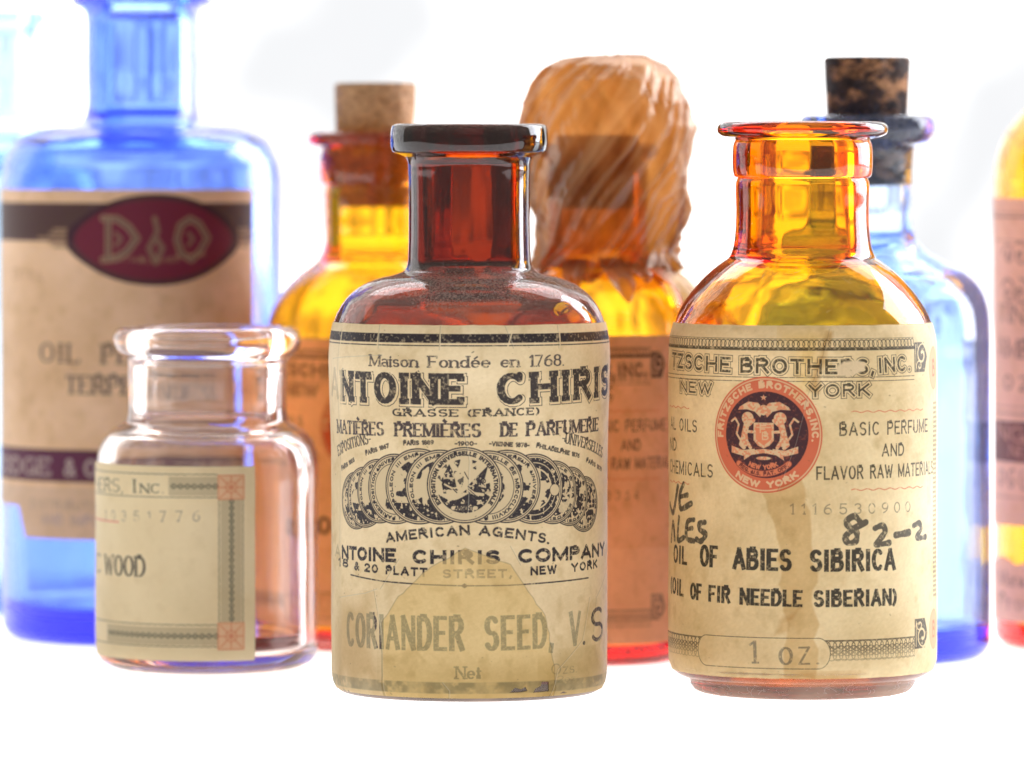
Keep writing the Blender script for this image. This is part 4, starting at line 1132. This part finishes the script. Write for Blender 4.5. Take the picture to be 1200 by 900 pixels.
for t_ in ('D', 'O'):
    s_ = -1 if t_ == 'D' else 1
    c_ = ox+s_*5.1
    pts = [(c_-1.9*s_*-1*(-1), 0)]
    if t_ == 'D': gold([(c_-2.2,oz+3), (c_-.2,oz+2.9), (c_+1.4,oz+1.8), (c_+2.5,oz+.2), (c_+1.2,oz-1.6), (c_-.4,oz-2.6), (c_-2.2,oz-2.8)], 1.0); gold([(c_-1.5,oz+3), (c_-1.5,oz-2.8)], .9)
    else: gold([(c_+2.5,oz+.2), (c_+1.2,oz+2.2), (c_-.2,oz+2.9), (c_-1.6,oz+2.0), (c_-2.1,oz), (c_-1.5,oz-1.9), (c_,oz-2.8), (c_+1.3,oz-1.7), (c_+2.5,oz+.2)], 1.0)
    gold([(c_-.4,oz+.9), (c_+.3,oz+.1), (c_-.4,oz-.8)], .45)
gold([(ox-.1,oz+3), (ox+.3,oz+1.2), (ox-.9,oz-1.2), (ox,oz-3.2), (ox+1.0,oz-1.2), (ox+.1,oz+.2)], .7)
Lr = lb.text('ESTABLISHED 1798', (141,304), (249,300), 6.5, 1.3, gap=.3, bend=-6); lb.ink(Lr, GO, .8)
for s_ in (-1, 1):
    a = ox+s_*13.0; Lr = lb.layer()
    for k, (l_, zz) in enumerate(((5.0,0), (2.8,.65), (2.8,-.65), (2.0,1.2), (2.0,-1.2))): lb.seg(Lr, a, oz+zz+.2, a+s_*l_, oz+zz+.2, .42)
    lb.ink(Lr, GO, .9)
BK = (.035,.035,.03)
lb.ink(lb.text('OIL', (55,424), (104,426), 23, 4.2, 1.8, serif=2.2, gap=.3), BK, .85, .1); lb.ink(lb.text('PETIT GRAIN', (129,426.5), (300,424), 23, 4.2, 1.8, serif=2.2, gap=.3), BK, .8)
lb.ink(lb.text('TERPENELESS', (86,461.5), (262,462), 22, 4.2, 1.8, serif=2.2, gap=.25), BK, .85, .1)
Lr = lb.layer(); lb.fill(Lr, [(-31,dz(528)), (19.5,dz(528)), (19.5,dz(566)), (-31,dz(566))]); lb.ink(Lr, (.07,.018,.03), .95)
Lr = lb.layer(); lb.fill(Lr, [(-31,dz(531)), (19.5,dz(531)), (19.5,dz(563)), (-31,dz(563))]); lb.ink(Lr, (.12,.024,.05), .95)
lb.ink(lb.text('DODGE', (3.5,553), (69,557.5), 21, 4.2, 3, serif=1.2), (.50,.38,.28), .8); lb.ink(lb.text('& OLCOTT COMPANY', (84,558.5), (300,556), 21, 4.2, 3, serif=1.2), (.50,.38,.28), .8)
lb.ink(lb.text('DISTRIBUTORS', (43,596), (150,600), 12, 2.2, gap=.3), (.20,.14,.09), .6); lb.ink(lb.text('AND IMPORTERS', (57,614.5), (180,618), 13, 2.2, gap=.3), (.16,.15,.24), .65)
lb.ink(lb.text('EXTRA', (20,327), (58,331), 13, 2, gap=.3), (.30,.12,.05), .4)
# lower strip paler; cut corners
k = np.clip((dz(571)-lb.Y)*4, 0, 1)[..., None]; lb.c = lb.c*(1-k)+k*(lb.c*.5+np.array((.56,.38,.24))*.5)
xa_ = lb.P(9,590)[0]
cut = np.where(lb.X < lb.P(28,600)[0], dz(597), dz(634))
cut = np.where((lb.X >= lb.P(28,600)[0]) & (lb.X < lb.P(37,600)[0]), dz(597)+(dz(634)-dz(597))*np.clip((lb.X-lb.P(28,600)[0])/(lb.P(37,600)[0]-lb.P(28,600)[0]), 0, 1), cut)
lb.a *= np.clip((lb.Y-cut)*lb.res, 0, 1)*np.clip((dz(222)-lb.Y)*lb.res, 0, 1)*np.clip((lb.P(301,400)[0]-lb.X)*lb.res, 0, 1)
M_l5 = paper('oval_label_paper', lb.image('oval_label'), .26, .2)
b.put_label('paper_label', math.degrees(lb.s0/20), math.degrees(lb.s1/20), lb.z0, lb.z1, M_l5, .1, 30, .02)

# ================================================================== 5 amber bottle with cork
b = Bottle('medicine_bottle', 'amber bottle closed by a pale cork, blurred between the clear jar and the dark bottle',
    'bottle', 440, 872,
    [(70,155,0),(76,156,0),(79,160,0),(78,168,0),(72,172,0),(63,175,1),(64.5,179,0),(65,184,0),(65,208,0),(63.5,214,0),(59,217,1),(60,223,0),(59.5,260,0),(60.5,288,0),(66,301,0),
     (84,315,0),(102,332,0),(117,352,0),(126,376,0),(129.5,400,0),(130,430,0),(130,720,0),(129,732,0),(122,740,0),(112,745,0),(108,750,0),(100,752,0)],
    1.6, 46, 300, G_amber2, seed=15, streak=.25, base=(1.2, 3.6))
B5 = b
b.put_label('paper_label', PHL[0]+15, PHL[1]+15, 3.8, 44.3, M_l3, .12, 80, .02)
def cork(bt, r0, ytop, r1, ybot, mat, seed, chip=.3, lean=0):
    k = bt.dist/F; z0 = zpx(ytop, bt.dist); z1 = zpx(ybot, bt.dist)
    R0, R1 = r0*k, r1*k
    prof = [(0, z0), (R0*.5, z0+.02), (R0-.5, z0-.03), (R0-.12, z0-.22)]
    n = 22
    for i in range(n+1): t = i/n; prof.append((R0+(R1-R0)*t, z0-.5-(z0-.5-z1)*t))
    prof += [(R1-.3, z1-.2), (0, z1-.25)]
    def wob(i, a, z, r): return -chip*np.maximum(0, fbm(np.cos(a)*2.4+seed, np.sin(a)*2.4+z*.35, 3, seed)-.52)*3.2
    prof = prof[::-1]
    return lathe('cork_stopper', prof, mat, bt.root, 96, wob)
M_ck1 = cork_mat('cork_pale', False, .3); M_ck2 = cork_mat('cork_charred', True, .9); M_ck3 = cork_mat('cork_brown', False, .6)
ck = cork(b, 48, 97, 44.5, 240, M_ck1, 31); ck.location.x = 0.0

# ================================================================== 6 bottle under a tied skin
b = Bottle('medicine_bottle', 'amber bottle whose corked neck is wrapped in crumpled translucent brown skin',
    'bottle', 700, 848,
    [(62,168,0),(68,169,0),(71,173,0),(70,182,0),(64,186,0),(58,189,1),(58,194,0),(58,220,0),(58,280,0),(60,296,0),(66,306,0),(80,318,0),(93,334,0),(102,354,0),(106.5,376,0),(108,400,0),(108,430,0),(108,740,0),(107,752,0),(102,760,0),(94,765,0),(88,767,0)],
    1.4, 46, 300, G_amber3, seed=16, streak=.25, base=(1.0, 3.2))
B6 = b
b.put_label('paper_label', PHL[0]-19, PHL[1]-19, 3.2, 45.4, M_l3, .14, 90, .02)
ck = cork(b, 49, 158, 44.5, 242, M_ck3, 35)
m, nt, out = newmat('crumpled_skin'); L = nt.links.new
tc = N(nt, 'ShaderNodeTexCoord'); nn = N(nt, 'ShaderNodeTexNoise'); nn.inputs['Scale'].default_value = 130; nn.inputs['Detail'].default_value = 5; nn.inputs['Distortion'].default_value = 1.4
mp = N(nt, 'ShaderNodeMapping'); mp.inputs['Scale'].default_value = (1, 1, .28); mp.inputs['Rotation'].default_value = (0, .35, 0); L(tc.outputs['Object'], mp.inputs[0]); L(mp.outputs[0], nn.inputs['Vector'])
rr = ramp(nt, nn.outputs[0], [(.34, (.20,.075,.022)), (.46, (.38,.17,.055)), (.58, (.48,.24,.09)), (.70, (.62,.38,.18))])
d = N(nt, 'ShaderNodeBsdfDiffuse'); tl = N(nt, 'ShaderNodeBsdfTranslucent'); fa = N(nt, 'ShaderNodeAttribute'); fa.attribute_name = 'fold'
fm_ = N(nt, 'ShaderNodeMix', data_type='RGBA'); L(fa.outputs['Fac'], fm_.inputs[0]); L(rr.outputs[0], fm_.inputs[6]); fm_.inputs[7].default_value = (.74,.52,.30,1)
L(fm_.outputs[2], d.inputs[0]); L(fm_.outputs[2], tl.inputs[0])
gl_ = N(nt, 'ShaderNodeBsdfGlossy'); gl_.inputs['Roughness'].default_value = .42; gl_.inputs['Color'].default_value = (.9,.8,.7,1)
tp = N(nt, 'ShaderNodeBsdfTransparent'); tp.inputs['Color'].default_value = (.85,.52,.22,1)
m1 = N(nt, 'ShaderNodeMixShader'); m1.inputs[0].default_value = .6; L(d.outputs[0], m1.inputs[1]); L(tl.outputs[0], m1.inputs[2])
m2 = N(nt, 'ShaderNodeMixShader'); m2.inputs[0].default_value = .34; L(m1.outputs[0], m2.inputs[1]); L(tp.outputs[0], m2.inputs[2])
fr = N(nt, 'ShaderNodeFresnel'); fr.inputs['IOR'].default_value = 1.45
m3 = N(nt, 'ShaderNodeMixShader'); fm = N(nt, 'ShaderNodeMath', operation='MULTIPLY'); fm.inputs[1].default_value = .16; L(fr.outputs[0], fm.inputs[0]); L(fm.outputs[0], m3.inputs[0]); L(m2.outputs[0], m3.inputs[1]); L(gl_.outputs[0], m3.inputs[2])
bp = N(nt, 'ShaderNodeBump'); bp.inputs['Strength'].default_value = .5; bp.inputs['Distance'].default_value = .0008; L(nn.outputs[0], bp.inputs['Height'])
for q in (d, gl_): L(bp.outputs[0], q.inputs['Normal'])
L(m3.outputs[0], out.inputs['Surface'])
k = 848/F
sk = [(0,66), (22,64.5), (46,67), (66,76), (82,94), (93,118), (98,148), (95,180), (92,205), (89,232), (82,260), (76,284), (77,298), (87,318)]
sk_s = []
for i in range(len(sk)-1):
    for t in np.linspace(0, 1, 9, endpoint=False): sk_s.append((sk[i][0]+(sk[i+1][0]-sk[i][0])*t, sk[i][1]+(sk[i+1][1]-sk[i][1])*t))
sk_s.append(sk[-1])
nA = 300; nJ = len(sk_s)
rj = np.array([q[0] for q in sk_s])[:, None]; yj = np.array([q[1] for q in sk_s])[:, None]
tj = (np.arange(nJ)/(nJ-1))[:, None]; ang = (2*np.pi*np.arange(nA)/nA)[None, :]
def ridg(x, y, s_): return 1-np.abs(2*vnoise(x, y, s_)-1)
tw = ang+2.1*tj
f1 = ridg(np.cos(tw)*2.4+10+.3*tj, np.sin(tw)*2.4+10+.9*tj, 3)-.5
f2 = ridg(np.cos(tw+.5*tj)*5.6+tj*2+20, np.sin(tw+.5*tj)*5.6-tj+20, 7)-.5
f4 = ridg(np.cos(ang-.8*tj)*11+40, np.sin(ang-.8*tj)*11+tj*9+20, 9)-.5
f3 = fbm(np.cos(ang)*2+yj*.02+9, np.sin(ang)*2-yj*.015+9, 3, 12)-.5
grow_ = np.minimum(1, rj/40)
f1 = (ridg(np.cos(tw)*2.4+10+.3*tj, np.sin(tw)*2.4+10+.9*tj, 3)**2)-.35
f2 = (ridg(np.cos(tw+.5*tj)*5.6+tj*2+20, np.sin(tw+.5*tj)*5.6-tj+20, 7)**2.5)-.3
f5 = (ridg(np.cos(ang+1.5*tj)*4+60+tj*5, np.sin(ang+1.5*tj)*4+60+tj*3, 19)**3)-.25
rr_ = np.maximum(rj+grow_*(6.2*(.8+.6*tj)*(1.3*f1+.9*f2+.8*f5)+.9*f4+10*f3), 0)
fold = np.clip(.9*np.clip(f2-.25, 0, 1)+.8*np.clip(f5-.3, 0, 1)+.5*np.clip(f1-.3, 0, 1), 0, 1)*1.5
hem = np.where(tj < .93, 0, (tj-.93)/.07)
yy = yj+9*f3*grow_+4*f2*(1-tj)+hem*22*(vnoise(np.cos(ang)*4+5, np.sin(ang)*4+5, 9)-.35)
zz = HC-(yy-HY)*848/F
VX = (rr_*k*np.cos(ang)+(711-700)*k)*MM; VY = rr_*k*np.sin(ang)*MM; VZ = zz*MM
V = np.stack([VX, VY, VZ], -1).reshape(-1, 3).tolist(); Fc = []
for j in range(len(sk_s)-1):
    for i in range(nA):
        i2 = (i+1) % nA; Fc.append((j*nA+i, j*nA+i2, (j+1)*nA+i2, (j+1)*nA+i))
wrap = mesh('skin_cover', V, Fc, m, b.root)
at = wrap.data.attributes.new('fold', 'FLOAT', 'POINT'); at.data.foreach_set('value', np.clip(fold*np.ones((nJ, nA)), 0, 1).astype(np.float32).ravel())
# torn flaps of the skin's hem lying over the shoulder
def flap(a0, w, y0, y1, bow, name='torn_flap'):
    V = []; Fc = []; n = 10; mcol = 6
    for j in range(n+1):
        t = j/n; y = y0+(y1-y0)*t; ww = w*(1-t)**.7+.4
        base_r = max(B6.R_at(zpx(y, 848)), 58*k) 
        for i in range(mcol+1):
            s = i/mcol-.5; a = math.radians(a0+t*6)+s*ww/12
            r = base_r+.9+bow*math.sin(t*math.pi)+.7*abs(s)*(1+t)+.3*math.sin(s*9)
            V.append((r*math.sin(a)*MM, -r*math.cos(a)*MM, zpx(y, 848)*MM))
    for j in range(n):
        for i in range(mcol): q = j*(mcol+1)+i; Fc.append((q, q+1, q+mcol+2, q+mcol+1))
    return mesh(name, V, Fc, m, b.root)
flap(12, 5, 300, 352, 1.2); flap(52, 6, 300, 372, 1.8); flap(72, 6, 296, 392, 1.6); flap(-20, 4, 302, 338, 1.0); flap(28, 4, 306, 330, 1.5)

# ================================================================== 7 cobalt bottle with charred cork
b = Bottle('medicine_bottle', 'cobalt blue bottle with a charred mottled cork, behind the yellow amber bottle',
    'bottle', 1016, 852,
    [(72,135,0),(77,138,0),(79,146,0),(77,160,0),(70,168,0),(60,171,1),(56,176,0),(54,190,0),(53,215,0),(53,262,0),(56,278,0),(68,292,0),(92,306,0),(116,320,0),(133,338,0),(141,360,0),(143.5,385,0),(144,420,0),(144,740,0),(143,754,0),(137,763,0),(126,769,0),(120,770,0)],
    1.9, 44, 275, G_blue2, seed=17, streak=.45, base=(1.5, 5.0))
B7 = b
ck = cork(b, 51, 66, 43, 215, M_ck2, 47, .8); ck.location.x = -(1016-1006)*852/F*MM*0.0

# ================================================================== 8 amber bottle at the right edge
b = Bottle('syrup_bottle', 'amber bottle with pinkish white labels, cut by the right edge of the photo',
    'bottle', 1297, 872,
    [(40,-60,0),(44,-55,0),(44,-40,0),(38,-34,1),(36,-20,0),(38,20,0),(46,60,0),(68,100,0),(100,132,0),(120,158,0),(130,190,0),(132,220,0),(132,300,0),(132,725,0),(131,738,0),(123,747,0),(112,751,0),(106,751,0)],
    1.6, 26, 60, G_amber4, seed=18, streak=.25, base=(1.2, 3.6))
B8 = b
lb = Label(-24.8, 24.8, 4, 63, 12, (.92,.70,.69), 43, cx=1297, R=15.95, dist=872, mott=.5)
def ez(y): return lb.P(1297, y)[1]
DK = (.10,.07,.13)
Lr = lb.layer()
for y, w in ((250, .12), (255, .30), (283, .12), (480, .12), (488, .25), (587, .12)): lb.seg(Lr, -24, ez(y), 24, ez(y), w)
lb.ink(Lr, DK, .6)
# scrolling foliage ornament
Lr = lb.layer()
for k in range(26):
    s0 = -18+(k % 13)*3.0; z0 = ez(300+45*(k//13)); rr0 = 1.6+.6*random.random(); dr = random.choice((-1, 1))
    pts = [(s0+dr*(rr0*(1-t*.75))*math.cos(t*7+k), z0+(rr0*(1-t*.75))*math.sin(t*7+k)) for t in np.linspace(0, 1, 22)]
    lb.poly(Lr, pts, .42); lb.disc(Lr, s0, z0, .5, .4)
lb.ink(Lr, DK, .6, .4)
lb.ink(lb.text('TINCTURE', (1167.5,376), (1300,386), 21, 4, 1.6, serif=1.6), DK, .75, .3)
lb.ink(lb.text('AMBERGRIS', (1166.5,416), (1310,428), 22, 4, 1.6, serif=1.6), DK, .75, .3)
lb.ink(lb.text('OZS.', (1172,456), (1235,462), 18, 3.4, 2, serif=1.4, gap=.6), DK, .75, .3)
Lr = lb.layer(); lb.fill(Lr, [(-24,ez(545)), (24,ez(545)), (24,ez(497)), (-24,ez(497))]); lb.ink(Lr, (.13,.045,.09), .85)
lb.ink(lb.text('NGER', (1166.5,513), (1245,526), 19, 4.4, 3, serif=1.4), (.68,.45,.45), .9); lb.ink(lb.text('NEW YORK', (1177,534), (1290,544), 14, 3, 1.6, serif=1), (.68,.45,.45), .9)
Lr = lb.layer()
for k in range(14):
    s0 = -20+k*3; pts = [(s0+1.3*(1-t)*math.cos(t*8+k), ez(567)+1.6*(1-t)*math.sin(t*8+k)) for t in np.linspace(0, 1, 20)]; lb.poly(Lr, pts, .35)
lb.ink(Lr, DK, .6, .3)
lb.ink(lb.text('Manufacturers', (1168,684), (1300,694), 17, 2.6, 1.2, serif=1), DK, .7, .3); lb.ink(lb.text('Profession', (1168,711), (1290,721), 17, 2.6, 1.2, serif=1), DK, .7, .3)
gap_ = (lb.Y < ez(620))*(lb.Y > ez(662)+.5*np.sin(lb.X*.9))
lb.a = 1-gap_.astype(float); lb.a *= (lb.Y > ez(737)); lb.a *= (lb.Y < ez(231))
M_l8 = paper('pink_label_paper', lb.image('pink_label'), .42, .2)
b.put_label('paper_label', math.degrees(lb.s0/15.95), math.degrees(lb.s1/15.95), lb.z0, lb.z1, M_l8, .1, 26, .02)

# ================================================================== 9 pale blue bottle at the left edge
b = Bottle('apothecary_bottle', 'pale blue bottle cut by the left edge, behind the large cobalt bottle',
    'bottle', -6, 940,
    [(56,12,0),(61,15,0),(62,22,0),(58,30,0),(52,34,1),(50,40,0),(50,90,0),(50,150,0),(53,165,0),(70,174,0),(95,184,0),(112,200,0),(118,225,0),(119,260,0),(119,690,0),(117,704,0),(108,712,0),(98,713,0)],
    1.8, 38, 168, G_blue3, seed=19, streak=.35, base=(1.6, 5.0))

# ------------------------------------------------------------------ lint and dust fibres caught on the front bottles
M_f, nt, out = newmat('lint')
d = N(nt, 'ShaderNodeBsdfDiffuse'); d.inputs[0].default_value = (.75,.73,.72,1); tr = N(nt, 'ShaderNodeBsdfTranslucent'); tr.inputs[0].default_value = (.75,.73,.72,1)
mx = N(nt, 'ShaderNodeMixShader'); mx.inputs[0].default_value = .5; nt.links.new(d.outputs[0], mx.inputs[1]); nt.links.new(tr.outputs[0], mx.inputs[2]); nt.links.new(mx.outputs[0], out.inputs['Surface'])
def lint(bt, n, zr, seed, rad=.016, far=False):
    r_ = random.Random(seed); V = []; Fc = []
    for _ in range(n):
        z = r_.uniform(*zr); a = r_.uniform(-95, 95)
        ll = r_.uniform(.25, 1.5)*(1 if r_.random() < .85 else 2); dirn = r_.uniform(0, 6.28); cv = r_.uniform(-2.5, 2.5)
        pts = []; ph = math.radians(a); zz = z; m_ = 7
        for i in range(m_):
            t = i/(m_-1); R = bt.R_at(min(max(zz, .2), bt.ztop-.3))+.05+.22*math.sin(t*3.1)*r_.random()
            pts.append((R*math.sin(ph), -R*math.cos(ph), zz))
            dirn += cv/m_; ph += math.cos(dirn)*ll/m_/max(R, 5); zz += math.sin(dirn)*ll/m_*.6; zz = max(zz, .15)
        base = len(V)
        for i, (x, y, z_) in enumerate(pts):
            for (u, w) in ((rad, 0), (-rad*.5, rad*.87), (-rad*.5, -rad*.87)): V.append(((x+u)*MM, (y+w*.5)*MM, (z_+w)*MM))
        for i in range(m_-1):
            for q in range(3): q2 = (q+1) % 3; Fc.append((base+i*3+q, base+i*3+q2, base+i*3+3+q2, base+i*3+3+q))
    o = mesh('lint_fibres', V, Fc, M_f, bt.root); o['kind'] = 'stuff'
    return o
lint(B1, 70, (zpx(350,800)+.8, zpx(318,800)+1.2), 3, .009)
lint(B2, 90, (.1, 1.9), 4, .018)
lint(B2, 40, (zpx(380,800), zpx(310,800)), 5, .012)
